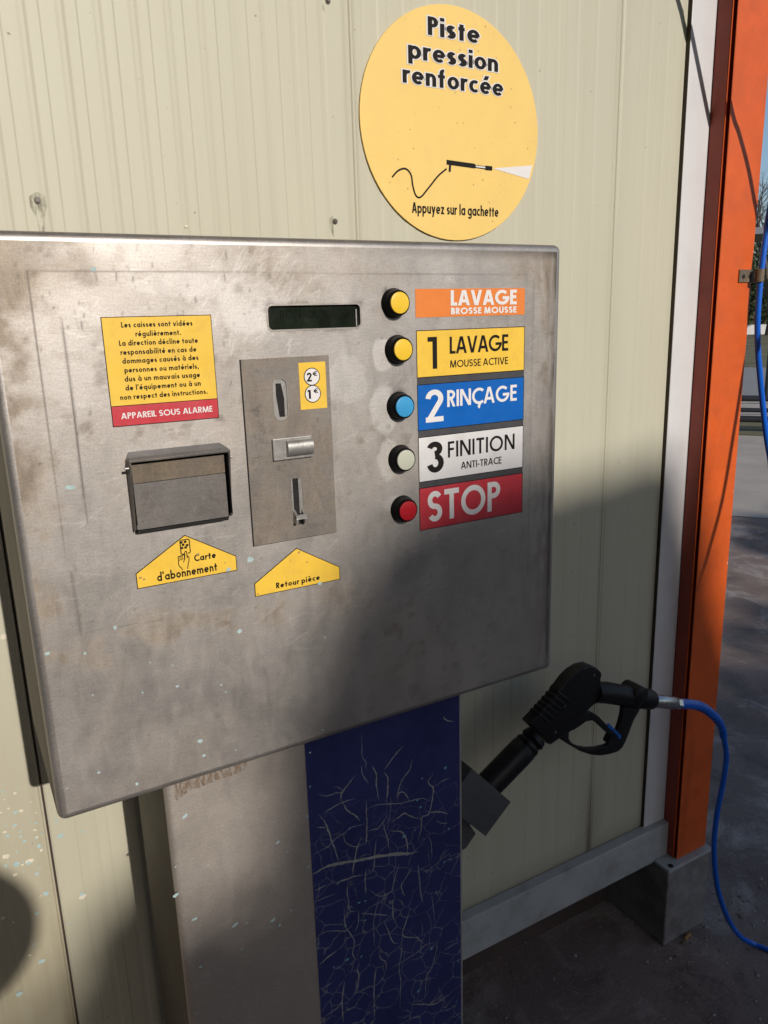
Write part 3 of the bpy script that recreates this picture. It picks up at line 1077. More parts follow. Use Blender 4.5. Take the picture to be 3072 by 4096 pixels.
hp = hs.data.polygons
sm = [False] * len(hp)
nsf = len([1 for f in shell.f if max(f) < nshell])
for k in range(nsf):
    sm[k] = True
hp.foreach_set('use_smooth', sm)
hs.data.set_sharp_from_angle(angle=math.radians(40))
# --- wear map, with painted shade and highlights
shp = (nz, nx)
W_ = fx1 - fx0
n1 = fbm(shp, 5, 5, 1)
n2 = fbm(shp, 14, 5, 2)
n3 = fbm(shp, 40, 4, 3)
n4 = fbm(shp, 30, 3, 4, (3, 0.5))
X1 = at(170, 1530, TYF).x
X2 = at(290, 1960, TYF).x
ZT = at(300, 1085, TYF).z
ZB = at(325, 2541, TYF).z
XR = at(2140, 1200, TYF).x
soil = np.zeros(shp)
band = 1 - smooth(GX, X1 - 0.03, X2 + 0.004 + 0.006 * (n2 - .5))
soil += 0.75 * band * smooth(n1 * .6 + n3 * .4, 0.25, 0.6) * smooth(GZ, ZB - 0.06, ZB + 0.02)
soil += 0.55 * smooth(GZ, ZT - 0.045 + 0.03 * (n2 - .5), ZT + 0.01) * smooth(n1 + 0.2 * n2, 0.35, 0.8)
below = np.exp(-((GZ - (ZB - 0.016 - 0.02 * (n1 - .5))) / (0.017 + 0.016 * n2)) ** 2)
soil += 0.60 * below * smooth(n2 + 0.35 * n3, 0.45, 0.85) * (1 - smooth(GX, 0.33, 0.45))
soil += 0.10 + 0.25 * smooth(n1, 0.45, 0.75) + 0.18 * smooth(n3, 0.5, 0.8)
soil += 0.35 * smooth(GX, XR - 0.01, XR + 0.02) * smooth(n4, 0.3, 0.7)
grime_shade = 0.35 * below * smooth(n3 * 0.6 + n2 * 0.6, 0.66, 0.85) * (1 - smooth(GX, 0.30, 0.40)) * smooth(GX, 0.15, 0.22)
grime_shade += 0.55 * smooth(GZ, fz1 - 0.018 + 0.012 * n3, fz1 - .001) * smooth(GX, 0.30, 0.66)  # top edge: vignette fall-off painted in with the dirt
grime_shade += 0.35 * smooth(GX, fx1 - 0.035 + 0.02 * (n1 - .5), fx1) * smooth(n4, .25, .6)  # right edge: the same fall-off put into the colour
grime_shade += 0.45 * smooth(GX, fx1 - 0.010 + 0.006 * (n4 - .5), fx1 - 0.0015)
grime_shade += 0.30 * smooth(n3, 0.60, 0.78) * smooth(n1, 0.4, 0.7)
clean_shine = np.zeros(shp)


def blob(px, py, rx, rz, k=1.0, th=(0.42, 0.58)):
    p = at(px, py, TYF)
    d = ((GX - p.x) / rx) ** 2 + ((GZ - p.z) / rz) ** 2
    return k * smooth(1 - d + 1.4 * (n2 - 0.5) + 0.8 * (n3 - .5), 0.0, 0.35)


for b in ((1000, 1230, .035, .03, .8), (1530, 1420, .016, .02, .9), (1545, 1640, .018, .03, .9), (1560, 1850, .018, .028, .8), (1380, 1500, .03, .03, .5), (1580, 2010, .02, .012, .5), (720, 1140, .05, .012, .5), (100, 1010, .04, .015, .6)):
    clean_shine = np.maximum(clean_shine, blob(*b))  # wiped patches, their brushed highlights painted in as lighter steel


def seg(p, q, w, k, arr):
    """short mark on the plate from p to q (x, z)"""
    lo_x, hi_x = min(p[0], q[0]) - 3 * w, max(p[0], q[0]) + 3 * w
    lo_z, hi_z = min(p[1], q[1]) - 3 * w, max(p[1], q[1]) + 3 * w
    i0, i1 = np.searchsorted(gx, lo_x), np.searchsorted(gx, hi_x)
    j0, j1 = np.searchsorted(gz, lo_z), np.searchsorted(gz, hi_z)
    if i1 <= i0 or j1 <= j0:
        return
    sx, sz = GX[j0:j1, i0:i1], GZ[j0:j1, i0:i1]
    dx, dz = q[0] - p[0], q[1] - p[1]
    l2 = dx * dx + dz * dz + 1e-12
    t = np.clip(((sx - p[0]) * dx + (sz - p[1]) * dz) / l2, 0, 1)
    d = np.hypot(sx - p[0] - t * dx, sz - p[1] - t * dz)
    arr[j0:j1, i0:i1] = np.maximum(arr[j0:j1, i0:i1], k * np.exp(-(d / w) ** 2))


pp = lambda x, y: (lambda v: (v.x, v.z))(at(x, y, TYF))
for (aa, bb, w, k) in [((106, 1082), (233, 1994), .0006, .6), ((233, 1994), (262, 2250), .0006, .35), ((106, 1082), (2130, 1100), .0006, .40), ((250, 1310), (285, 1560), .0012, .55), ((285, 1560), (336, 1994), .0010, .75), ((330, 1960), (352, 2090), .0008, .5), ((285, 2290), (325, 2540), .0016, .45), ((300, 1640), (325, 1950), .0012, .3), ((340, 2530), (700, 2470), .0006, .3), ((2135, 1110), (2110, 2300), .0012, .25)]:
    seg(pp(*aa), pp(*bb), w, k, grime_shade)
for _ in range(75):
    px, py = random.gauss(420, 330), random.choice([random.uniform(960, 1300), random.uniform(960, 1300), random.uniform(1300, 2700)])
    if px < 30 or px > 1150:
        continue
    p = pp(px, py)
    l = random.uniform(0.001, 0.007)
    seg(p, (p[0] + random.uniform(-.0012, .0012), p[1] - l), random.uniform(.0006, .0010), random.uniform(.2, .55), grime_shade)
for _ in range(140):
    p = (random.uniform(fx0, fx1), random.uniform(fz0, fz1))
    seg(p, p, random.uniform(.0007, .0014), random.uniform(.3, .8), grime_shade)
for _ in range(260):
    px, py = random.uniform(200, 2100), random.uniform(1050, 2600)
    p = pp(px, py)
    an = random.gauss(0.15, 0.35)
    l = random.uniform(0.005, 0.03)
    seg(p, (p[0] + l * math.cos(an), p[1] + l * math.sin(an)), .0008, random.uniform(.2, .6), clean_shine)
for _ in range(320):
    px, py = random.gauss(1000, 110), random.gauss(1200, 90)
    p = pp(px, py)
    an = random.gauss(0.9, 0.25)
    l = random.uniform(0.004, 0.014)
    seg(p, (p[0] + l * math.cos(an), p[1] + l * math.sin(an)), .0008, random.uniform(.3, .9), clean_shine)
# grime collars round the buttons and display
for (cxp, cyp) in ((230, 175), (255, 545), (275, 1000), (290, 1430), (300, 1840)):
    p = at(cxp, cyp, TYF, 'c4')
    grime_shade = np.maximum(grime_shade, 0.8 * np.exp(-(((GX - p.x) / .011) ** 2 + ((GZ - p.z) / .007) ** 2) ** 2) * smooth(n3, 0.4, 0.6))
dd = np.maximum(np.maximum(DX0 - GX, GX - DX1), np.maximum(DZ0 - GZ, GZ - DZ1))
grime_shade = np.maximum(grime_shade, 0.5 * np.exp(-(np.maximum(dd, 0) / 0.004) ** 2) * smooth(n3, 0.35, 0.65))
wear_shade = np.zeros((len(shell.v), 4))
wear_shade[:, 3] = 1
sh = np.array(shell.v[:nshell])
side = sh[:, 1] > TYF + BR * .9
wear_shade[:nshell, 0] = np.where(side, 0.6, 0.05)
wear_shade[:nshell, 1] = np.where(side, 0.80, 0.12)  # side faces darkened here to hold their shade
wear_shade[nshell:nfront_end, 0] = np.clip(soil, 0, 0.9).ravel()
wear_shade[nshell:nfront_end, 1] = np.clip(grime_shade, 0, 0.9).ravel()
wear_shade[nshell:nfront_end, 2] = np.clip(clean_shine * (1 - soil * .6), 0, 1).ravel()
set_wear_shade(hs, wear_shade)

# --- display
mb = MB()
mb.holed(rrect(DX0 - .0016, DX1 + .0016, DZ0 - .0016, DZ1 + .0016, .0055), [rrect(DX0 + .0002, DX1 - .0002, DZ0 + .0002, DZ1 - .0002, .0045)], TYF - .0004, depth=.004)
disp = mb.build('display', M_['steel_plain'], term)
mb = MB()
mb.box(DX0 - .002, DX1 + .002, TYF + .0035, TYF + .006, DZ0 - .002, DZ1 + .002)
mb.build('screen', M_['lcd'], disp)
mb = MB()
l0, l1 = at(325, 320, TYF, 'lcd'), at(1125, 290, TYF, 'lcd')
text(mb, 'BONJOUR...', (l0.x, l0.z), (l1.x, l0.z), .0085, TYF + .0032, .14, gap=.16)
mb.build('screen_text', M_['lcd_ink'], disp)
mb = MB()
q = at(1452, 310, TYF, 'lcd')
mb.box(q.x, q.x + .0012, TYF + .001, TYF + .0035, DZ0 + .001, DZ1 - .005)
mb.build('screen_edge', M_['cast'], disp)

# --- push buttons
B_ = [('yellow', (298, 264), 'cap_y'), ('yellow', (325, 641), 'cap_y'), ('light blue', (338, 1100), 'cap_b'), ('pale grey', (348, 1528), 'cap_w'), ('red', (365, 1937), 'cap_r')]
BH = 0.0125
for i, (cn, c, mt) in enumerate(B_):
    p = at(*c, TYF - BH, 'c4')
    b = MB()

    def lathe(prof, m, seg=36):
        m.tube([(p.x, TYF - y, p.z) for y, r in prof], [r for y, r in prof], seg)
    lathe([(-.002, .0160), (.0012, .0160), (.0026, .0152), (.0085, .0141), (.0115, .0136), (.0127, .0128), (.0127, .0121), (.0112, .0119)], b)  # foot widened so the black also stands for the button's shadow
    bo = b.build('push_button', M_['plastic'], term, smooth=35, label=cn + ' push button in a black bezel')
    b = MB()
    lathe([(.008, .0117), (.0125, .0117), (.0138, .0112), (.0142, .0098)], b)
    b.build('cap', M_[mt], bo, smooth=50)


# --- flat labels
def rect_of(pts, c, Y=TYF):
    q = [at(x, y, Y, c) for x, y in pts]           # TL TR BR BL
    return ((q[0].x + q[3].x) / 2, (q[1].x + q[2].x) / 2, (q[2].z + q[3].z) / 2, (q[0].z + q[1].z) / 2)


def line(mb, s, a, b, top, c, Y, wt, mi=0, X=0.62, gap=.13, space=.30, cap=None):
    """a = baseline start pixel, b = baseline end pixel, top = pixel of the capital top above a"""
    p0, p1 = at(*a, Y, c), at(*b, Y, c)
    cp = cap if cap else (at(*top, Y, c) - p0).z
    zb = (p0.z + p1.z) / 2
    text(mb, s, (p0.x, zb), (p1.x, zb), cp, Y, wt, X, mi, gap, space)
    return cp


# warning label
x0, x1, z0, z1 = rect_of([(235, 275), (1285, 262), (1370, 1243), (362, 1318)], 'c2')
zr = (at(342, 1122, TYF, 'c2').z + at(1350, 1060, TYF, 'c2').z) / 2
mb = MB()
mb.box(x0, x1, TYF - .0004, TYF, z0, z1)
wl = mb.build('warning_label', M_['ink'], term)
mb = MB()
e = .0007
mb.sheet([(x0 + e, zr + e / 2), (x1 - e, zr + e / 2), (x1 - e, z1 - e), (x0 + e, z1 - e)], TYF - .0006)
mb.build('yellow_field', M_['yellow'], wl)
mb = MB()
mb.sheet([(x0 + e, z0 + e), (x1 - e, z0 + e), (x1 - e, zr - e / 2), (x0 + e, zr - e / 2)], TYF - .0006)
mb.build('red_field', M_['red'], wl)
mb = MB()
YT = TYF - .0008
T2 = [('Les caisses sont vidées', (440, 378), (1115, 363)), ('régulièrement.', (575, 462), (1005, 451)), ('La direction décline toute', (420, 550), (1167, 528)), ('responsabilité en cas de', (433, 635), (1153, 612)), ('dommages causés à des', (450, 717), (1172, 692)), ('personnes ou matériels,', (470, 802), (1175, 776)), ('dus à un mauvais usage', (472, 885), (1188, 857)), ("de l'équipement ou à un", (480, 970), (1195, 937)), ('non respect des instructions.', (430, 1060), (1258, 1014))]
cap = (at(440, 325, YT, 'c2') - at(440, 378, YT, 'c2')).z
for s, a_, b_ in T2:
    line(mb, s, a_, b_, None, 'c2', YT, .195, X=.66, gap=.14, space=.36, cap=cap)
mb.build('lettering', M_['ink'], wl)
mb = MB()
line(mb, 'APPAREIL SOUS ALARME', (440, 1245), (1305, 1180), (440, 1187), 'c2', YT, .17, gap=.09, space=.32)
mb.build('lettering', M_['white_ink'], wl)

# programme labels
x0, x1, z0, z1 = rect_of([(420, 152), (1305, 145), (1302, 357), (428, 385)], 'c4')
mb = MB()
mb.box(x0, x1, TYF - .0004, TYF, z0, z1)
ol = mb.build('programme_label', M_['orange_v'], term, label='orange brush and foam wash label')
mb = MB()
line(mb, 'LAVAGE', (710, 290), (1240, 274), (710, 165), 'c4', YT, .21, gap=.05)
line(mb, 'BROSSE MOUSSE', (712, 358), (1238, 342), (712, 305), 'c4', YT, .22, gap=.09, space=.28)
mb.build('lettering', M_['white_ink'], ol)
x0, x1, _, z1 = rect_of([(430, 490), (1303, 458), (1297, 803), (440, 863)], 'c4')
_, _, z0, _ = rect_of([(463, 1758), (1285, 1637), (1283, 1947), (470, 2090)], 'c4')
mb = MB()
mb.box(x0, x1, TYF - .0004, TYF, z0, z1)
pf = mb.build('programme_label', M_['film'], term, label='dark film strip with yellow, blue, white and red programme fields')
FIELDS = [('yellow_field', 'yellow', [(430, 492), (1303, 460), (1297, 803), (440, 863)]), ('blue_field', 'blue_v', [(442, 930), (1292, 862), (1290, 1200), (455, 1288)]), ('white_field', 'white_v', [(452, 1352), (1290, 1255), (1287, 1585), (462, 1700)]), ('red_field', 'red', [(463, 1758), (1285, 1637), (1283, 1945), (470, 2088)])]
for nm, mt, pts in FIELDS:
    _, _, fa, fb = rect_of(pts, 'c4')
    mb = MB()
    mb.box(x0 - .0002, x1 + .0002, TYF - .00062, TYF - .00058, fa - .0009, fb + .0009, 1)
    mb.sheet([(x0 + .0003, fa), (x1 - .0008, fa), (x1 - .0008, fb), (x0 + .0003, fb)], TYF - .0008, 0)
    mb.build(nm, [M_[mt], M_['ink']], pf)
YT2 = TYF - .0010
LET = [[('1', (527, 798), (602, 794), (602, 536), .145, .1, None), ('LAVAGE', (702, 678), (1172, 645), (702, 540), .165, .03, None), ('MOUSSE ACTIVE', (705, 787), (1170, 755), (705, 728), .15, .10, None)],
       [('2', (510, 1230), (652, 1214), (580, 962), .16, .1, None), ('RINÇAGE', (682, 1100), (1240, 1052), (682, 965), .165, .08, None)],
       [('3', (520, 1640), (655, 1620), (600, 1378), .175, .1, None), ('FINITION', (688, 1510), (1223, 1440), (688, 1380), .15, .13, None), ('ANTI-TRACE', (792, 1602), (1118, 1556), (792, 1545), .155, .09, None)],
       [('STOP', (527, 2030), (1107, 1932), (590, 1792), .175, .09, .0375)]]
for words, ink in zip(LET, ('ink', 'white_ink', 'ink', 'white_ink')):
    mb = MB()
    for w_, a_, b_, t_, wt_, gp_, cp_x in words:
        line(mb, w_, a_, b_, t_, 'c4', YT2, wt_, gap=gp_, space=.26, cap=cp_x)
    mb.build('lettering', M_[ink], pf)

# arrow labels below the slots
def arrow(pts, c, lab, spots):
    q = [at(x, y, TYF, c) for x, y in pts]         # left-low-top, apex, right-top, right-bot, left-bot
    q = [(v.x, v.z) for v in q]
    zb = (q[3][1] + q[4][1]) / 2
    zt = (q[0][1] + q[2][1]) / 2
    xl, xr = (q[0][0] + q[4][0]) / 2, (q[2][0] + q[3][0]) / 2
    P = [(xl, zt), q[1], (xr, zt), (xr, zb), (xl, zb)]
    cxx, czz = sum(p[0] for p in P) / 5, sum(p[1] for p in P) / 5
    m = MB()
    m.prism(P, TYF - .0004, TYF)
    o = m.build('arrow_label', M_['ink'], term, label=lab)
    sh_ = .0008
    P2 = []
    for i in range(5):
        a_, b_, c_ = Vector(P[i - 1]), Vector(P[i]), Vector(P[(i + 1) % 5])
        d1, d2 = (a_ - b_).normalized(), (c_ - b_).normalized()
        bi = (d1 + d2).normalized()
        s = sh_ / max(.3, math.sqrt(max(0, (1 - d1.dot(d2)) / 2)))
        P2.append(tuple(b_ + bi * s))
    m = MB()
    m.sheet(P2, TYF - .0006)
    for kk, (px, py, r_) in enumerate(spots):
        p = at(px, py, TYF)
        splat_poly(m, p.x, p.z, r_, TYF - .0011 - .00002 * kk, 1 if r_ > .0014 else 2, 1.3, .2)
    m.build('yellow_field', [M_['yellow'], M_['splat'], M_['sign_dirt']], o, recalc=False)
    return o


ca = arrow([(140, 655), (790, 130), (1472, 400), (1490, 595), (163, 855)], 'card', 'yellow pointed label for the subscription card', [(912, 2277, .0021), (790, 2215, .0012), (560, 2310, .0013), (575, 2316, .0010), (680, 2180, .0006), (900, 2250, .0007)])
mb = MB()
line(mb, 'Carte', (922, 482), (1210, 440), (945, 385), 'card', YT, .20, X=.64)
line(mb, "d'abonnement", (432, 752), (1226, 602), None, 'card', YT, .185, X=.64, gap=.12, cap=.0092)
K = lambda x, y: (lambda p: (p.x, p.z))(at(x, y, YT, 'card'))
cardp = [K(735, 205), K(840, 187), K(850, 195), K(868, 355), K(860, 368), K(830, 375)]
strip(mb, cardp, .0005, YT)
strip(mb, [K(790, 385), K(755, 388), K(745, 378), K(728, 215), K(735, 205)], .0005, YT - .00004)
for (sx_, sy_) in ((748, 232), (798, 222), (772, 262), (825, 268), (755, 305), (805, 298)):
    cxx, czz = K(sx_, sy_)
    mb.sheet([(cxx - .0013, czz - .0012), (cxx + .0013, czz - .0012), (cxx + .0013, czz + .0012), (cxx - .0013, czz + .0012)], YT)
hand = [[(795, 440), (792, 365), (803, 348), (815, 352), (822, 400), (826, 440)], [(822, 400), (848, 425), (850, 470), (835, 540), (832, 582)], [(705, 425), (712, 520), (720, 545), (755, 575), (760, 598)], [(705, 430), (715, 415), (728, 420), (732, 465), (720, 470)], [(732, 425), (742, 405), (756, 410), (760, 455), (745, 465)], [(760, 410), (772, 393), (787, 400), (790, 445), (772, 450)], [(798, 445), (785, 470), (775, 497)]]
for k, h_ in enumerate(hand):
    strip(mb, [K(*p) for p in h_], .00042, YT - .00004 * (k % 3))
mb.build('lettering', M_['ink'], ca)
ra = arrow([(1022, 1055), (1302, 815), (1590, 938), (1592, 1022), (1030, 1142)], 'c5', 'yellow pointed label for the coin return', [(1278, 2333, .0020), (1195, 2208, .0012), (1226, 2248, .0010), (1030, 2375, .0009), (1160, 2240, .0006)])
mb = MB()
line(mb, 'Retour pièce', (1170, 1081), (1460, 1030), (1172, 1042), 'c5', YT, .20, X=.64, gap=.14)
mb.build('lettering', M_['ink'], ra)

# --- coin panel
x0, x1, z0, z1 = rect_of([(118, 575), (832, 548), (890, 1968), (235, 2073)], 'c3')
CY = TYF - .0016
slot_c = at(447, 897, CY, 'c3')
sw = (at(500, 900, CY, 'c3').x - at(392, 900, CY, 'c3').x) / 2
st, sb = at(420, 733, CY, 'c3').z, at(485, 1062, CY, 'c3').z
stad = arc(slot_c.x, st - sw, sw, sw, 0, 180, 10) + arc(slot_c.x, sb + sw, sw, sw, 180, 360, 10)
ra0, ra1 = at(530, 1540, CY, 'c3'), at(650, 1760, CY, 'c3')
rx0, rx1 = ra0.x, at(615, 1530, CY, 'c3').x
rz1, rz0 = (at(530, 1542, CY, 'c3').z + at(615, 1527, CY, 'c3').z) / 2, at(690, 1890, CY, 'c3').z
rsl = [(rx0, rz0), (rx1, rz0), (rx1, rz1), (rx0, rz1)]
mb = MB()
mb.holed([(x0, z0), (x1, z0), (x1, z1), (x0, z1)], [stad, rsl], CY, depth=.0012)
e2 = [(x0, z0), (x1, z0), (x1, z1), (x0, z1)]
mb.add([(p[0], CY, p[1]) for p in e2] + [(p[0], TYF, p[1]) for p in e2], [(i, (i + 1) % 4, 4 + (i + 1) % 4, 4 + i) for i in range(4)])
cp_ = mb.build('coin_panel', M_['steel_dirty'], term)
mb = MB()
mb.sheet([(x0 - .0011, z0 - .0009), (x1 - .001, z0 - .0009), (x1 - .001, z0 + .002), (x0 + .002, z0 + .002), (x0 + .002, z1), (x0 - .0011, z1)], TYF - .0002)  # black edging along the coin panel's left and bottom
mb.build('panel_dark_edge', M_['void'], cp_)
mb = MB()
mb.prism(stad, CY + .0011, CY + .0020)
sw2, dz = sw * .40, .005
slit = [(slot_c.x - .0012 - sw2, st - dz), (slot_c.x - .0012 + sw2, st - dz), (slot_c.x + sw2 * 1.5, (st + sb) / 2), (slot_c.x + .0012 + sw2, sb + dz * .6), (slot_c.x - .0018, sb + dz * .6), (slot_c.x - sw2 * 1.5, (st + sb) / 2 + .004)]
mb.build('coin_slot', M_['cast'], cp_, smooth=40)
mb = MB()
mb.prism(slit, CY + .0009, CY + .0011)
mb.build('coin_slit', M_['void'], cp_)
rim_o = arc(slot_c.x, st - sw, sw + .0007, sw + .0007, 0, 180, 10) + arc(slot_c.x, sb + sw, sw + .0007, sw + .0007, 180, 360, 10)
mb = MB()
mb.holed(rim_o, [stad], CY - .0003, depth=.001)
mb.build('slot_rim', M_['steel_plain'], cp_)
# price sticker
sx0, sx1, sz0, sz1 = rect_of([(586, 605), (803, 597), (823, 967), (612, 984)], 'c3', CY)
mb = MB()
mb.box(sx0, sx1, CY - .0004, CY, sz0, sz1)
ps = mb.build('price_sticker', M_['yellow'], cp_)
# its circles and figures stay in one lettering mesh
mb = MB()
for (pc, dig) in (((697, 717), '2'), ((705, 855), '1')):
    p = at(*pc, CY, 'c3')
    mb.sheet(circle(p.x, p.z, .0093, 32), CY - .0006, 1)
    mb.sheet(circle(p.x, p.z, .0084, 32), CY - .0007, 0)
    text(mb, dig, (p.x - .0060, p.z - .0049), (p.x - (.0003 if dig == '2' else .0024), p.z - .0049), .0092, CY - .0009, .2 if dig == '1' else .19, mi=1)
    text(mb, '€', (p.x + .0010, p.z + .0004), (p.x + .0060, p.z + .0004), .0050, CY - .0009, .16, mi=1)
mb.build('price_lettering', [M_['white_ink'], M_['ink']], cp_)
# return button
x0, x1, z0, z1 = rect_of([(372, 1217), (690, 1187), (695, 1360), (385, 1393)], 'c3', CY)
mb = MB()
mb.box(x0, x1, CY - .0035, CY, z0, z1, r=.0008)
rb = mb.build('return_button', M_['cast'], cp_)
kx0, kx1 = at(505, 1300, CY - .007, 'c3').x, at(710, 1290, CY - .007, 'c3').x
kz = (z0 + z1) / 2 + .0002
kh = (z1 - z0) * .36
mb = MB()
prof = [(CY - .003, kz - kh)] + [(CY - .003 - .0065 * math.sin(math.radians(a_)) ** .7, kz - kh * math.cos(math.radians(a_))) for a_ in range(15, 180, 15)] + [(CY - .003, kz + kh)]
n = len(prof)
mb.add([(kx0, y, z) for y, z in prof] + [(kx1, y, z) for y, z in prof], [(i, i + 1, n + i + 1, n + i) for i in range(n - 1)] + [tuple(range(n)), tuple(range(2 * n - 1, n - 1, -1))])
mb.build('knob', M_['cast'], cp_, smooth=40)
# return slot with scoop
mb = MB()
mb.box(rx0 - .0002, rx1 + .0002, TYF - .0002, TYF, rz0, rz1)
mb.build('return_slot', M_['void'], cp_)
mb = MB()
mb.box(rx0 - .0004, rx0 + .0014, CY - .0004, TYF - .0001, rz0 + .002, rz1)
mb.box(rx1 - .0040, rx1, CY + .0003, TYF - .0001, rz0 + .012, rz1)
s0, s1 = at(572, 1790, CY - .004, 'c3'), at(690, 1880, CY - .004, 'c3')
zt_ = at(600, 1790, CY, 'c3').z
xa, xb = rx0 + .0002, rx1 + .0002
sc_h = .0135
outl = [(CY, zt_ + .001), (CY - .0035, zt_ - .0015), (CY - .0075, zt_ - .0045), (CY - .0085, zt_ - .008), (CY - .0075, zt_ - sc_h), (CY, zt_ - sc_h)]
n = len(outl)
for xq0, xq1 in ((xa, xa + .0026), (xb - .0026, xb)):
    mb.add([(xq0, y, z) for y, z in outl] + [(xq1, y, z) for y, z in outl], [tuple(range(n)), tuple(range(2 * n - 1, n - 1, -1))] + [(i, (i + 1) % n, n + (i + 1) % n, n + i) for i in range(n)])
outl2 = outl[2:4] + [(CY - .0065, zt_ - .008), (CY - .0055, zt_ - .0045)]
outl3 = [(CY - .0084, zt_ - .0035), (CY - .0084, zt_ - .0085), (CY - .006, zt_ - .0085), (CY - .006, zt_ - .0035)]
n = 4
mb.add([(xa, y, z) for y, z in outl3] + [(xb, y, z) for y, z in outl3], [tuple(range(n)), tuple(range(2 * n - 1, n - 1, -1))] + [(i, (i + 1) % n, n + (i + 1) % n, n + i) for i in range(n)])
mb.build('return_scoop', M_['cast'], cp_)

# --- card reader hood
HD = 0.018
ht = at(1440, 165, TYF - HD, 'hood')
hx0, hx1 = at(55, 320, TYF - HD, 'hood').x, at(1452, 190, TYF - HD, 'hood').x
hz1 = (at(60, 335, TYF - HD, 'hood').z + at(1440, 195, TYF - HD, 'hood').z) / 2
hz0 = (at(150, 1290, TYF - HD * .55, 'hood').z + at(1520, 1075, TYF - HD * .5, 'hood').z) / 2
hood = thing  # (helper name kept free)
mb = MB()
th = .0016
# side cheeks taper towards the bottom
def cheek(xa, xb):
    pr = [(TYF, hz0), (TYF - HD * .5, hz0), (TYF - HD, hz1 - .004), (TYF - HD, hz1), (TYF, hz1)]
    n = len(pr)
    mb.add([(xa, y, z) for y, z in pr] + [(xb, y, z) for y, z in pr], [tuple(range(n)), tuple(range(2 * n - 1, n - 1, -1))] + [(i, (i + 1) % n, n + (i + 1) % n, n + i) for i in range(n)])


cheek(hx0, hx0 + th)
cheek(hx1 - th, hx1)
mb.box(hx0 - .0003, hx1 + .0003, TYF - HD - .0003, TYF - HD + .0015, hz1 - .0012, hz1 + .0012, r=.0005)
hd = mb.build('card_reader', M_['hood_steel'], term)
mb = MB()
tp = [(hx0, TYF - HD, hz1 + .0012), (hx1, TYF - HD, hz1 + .0012), (hx1 - .001, TYF - HD * .72, hz1 + .0032), (hx1 - .0045, TYF - .0002, hz1 + .0068), (hx0 + .0035, TYF - .0002, hz1 + .0068), (hx0 + .0008, TYF - HD * .72, hz1 + .0032)]
mb.add(tp + [(x, y, z - .0016) for x, y, z in tp], [(0, 1, 2, 5), (5, 2, 3, 4), (6, 7, 8, 11), (11, 8, 9, 10)] + [(k, (k + 1) % 6, 6 + (k + 1) % 6, 6 + k) for k in range(6)])
mb.add([(hx1, TYF - HD, hz1 + .0012), (hx1 - .001, TYF - HD * .72, hz1 + .0032), (hx1 - .0045, TYF - .0002, hz1 + .0068), (hx1, TYF - .0002, hz1 - .001), (hx1, TYF - HD, hz1 - .001)], [(0, 1, 2, 3, 4)])
mb.add([(hx0, TYF - HD, hz1 + .0012), (hx0 + .0008, TYF - HD * .72, hz1 + .0032), (hx0 + .0035, TYF - .0002, hz1 + .0068), (hx0, TYF - .0002, hz1 - .001), (hx0, TYF - HD, hz1 - .001)], [(0, 1, 2, 3, 4)])
mb.build('hood_top', M_['steel_dark'], hd)
FY = TYF - .0105
fz0_ = (at(165, 1285, FY, 'hood').z + at(1465, 1085, FY, 'hood').z) / 2
fx0_, fx1_ = at(108, 700, FY, 'hood').x, at(1402, 700, FY, 'hood').x
zsp = (at(100, 645, FY, 'hood').z + at(1405, 485, FY, 'hood').z) / 2
mb = MB()
mb.box(fx0_, fx1_, FY, FY + .0015, zsp + .0003, hz1 - .0040)
mb.build('upper_flap', M_['rusty'], hd)
mb = MB()
mb.prism(rrect(fx0_, fx1_, fz0_, zsp - .0003, .0015, 3), FY, FY + .0015)
mb.build('flap', M_['flap_steel'], hd)
mb = MB()
mb.box(hx0 + th, hx1 - th, TYF - .0012, TYF - .0002, fz0_ - .006, hz1 - .001)
mb.box(fx0_ + .001, fx1_ - .003, TYF - .006, TYF - .0012, fz0_ - .0045, fz0_ - .0005)
mb.box(hx1 - th - .0006, hx1 - th - .0001, TYF - HD + .001, TYF - .0013, hz0 + .004, hz1 - .001)  # dark sheets put shade on the inner cheeks and top
mb.box(hx0 + th + .0001, hx0 + th + .0006, TYF - HD + .003, TYF - .0013, hz0 + .006, hz1 - .001)
mb.box(hx0 + th + .001, hx1 - th - .001, TYF - HD + .001, TYF - .0013, hz1 - .0014, hz1 - .0008)
mb.build('hollow_shade', M_['void'], hd)
mb = MB()
pz = hz1 - .0065
mb.tube([(hx0 - .004, TYF - .014, pz), (hx0 + .0005, TYF - .014, pz)], .0013, 10)
mb.build('hinge_pin', M_['cast'], hd, smooth=40)
mb = MB()
mb.tube([(hx1 - .0005, TYF - .014, pz), (hx1 + .003, TYF - .014, pz)], .0013, 10)
mb.build('hinge_pin', M_['cast'], hd, smooth=40)

# ================================================================== PEDESTAL
PYF = 0.8034
p0x, p1x = 0.1919 * PYF, 0.7106 * PYF
ped = thing('pedestal', 'steel pedestal with peeling cracked blue film, below the payment box', 'pedestal', ((p0x + p1x) / 2, PYF, 0))
mb = MB()
bm = bmesh.new()
bmesh.ops.create_cube(bm, size=1.0)
for v in bm.verts:
    v.co = Vector(((p0x + p1x) / 2 + v.co.x * (p1x - p0x), (PYF + .995) / 2 + v.co.y * (.995 - PYF), bz0 / 2 - .001 + v.co.z * (bz0 - .002)))
ed = [e for e in bm.edges if abs(e.verts[0].co.x - e.verts[1].co.x) < 1e-6 and abs(e.verts[0].co.y - e.verts[1].co.y) < 1e-6]
bmesh.ops.bevel(bm, geom=ed, offset=.009, segments=5, profile=.5, affect='EDGES')
mb.bm(bm)
for kk in range(24):
    px, py = random.uniform(700, 1270), random.uniform(3250, 4080)
    p = at(px, py, PYF)
    splat_poly(mb, p.x, p.z, random.choice([.0010, .0016, .0026]) * .8, PYF - .0002 - .00002 * kk, 1, random.uniform(1, 2.2), random.uniform(0, .6))
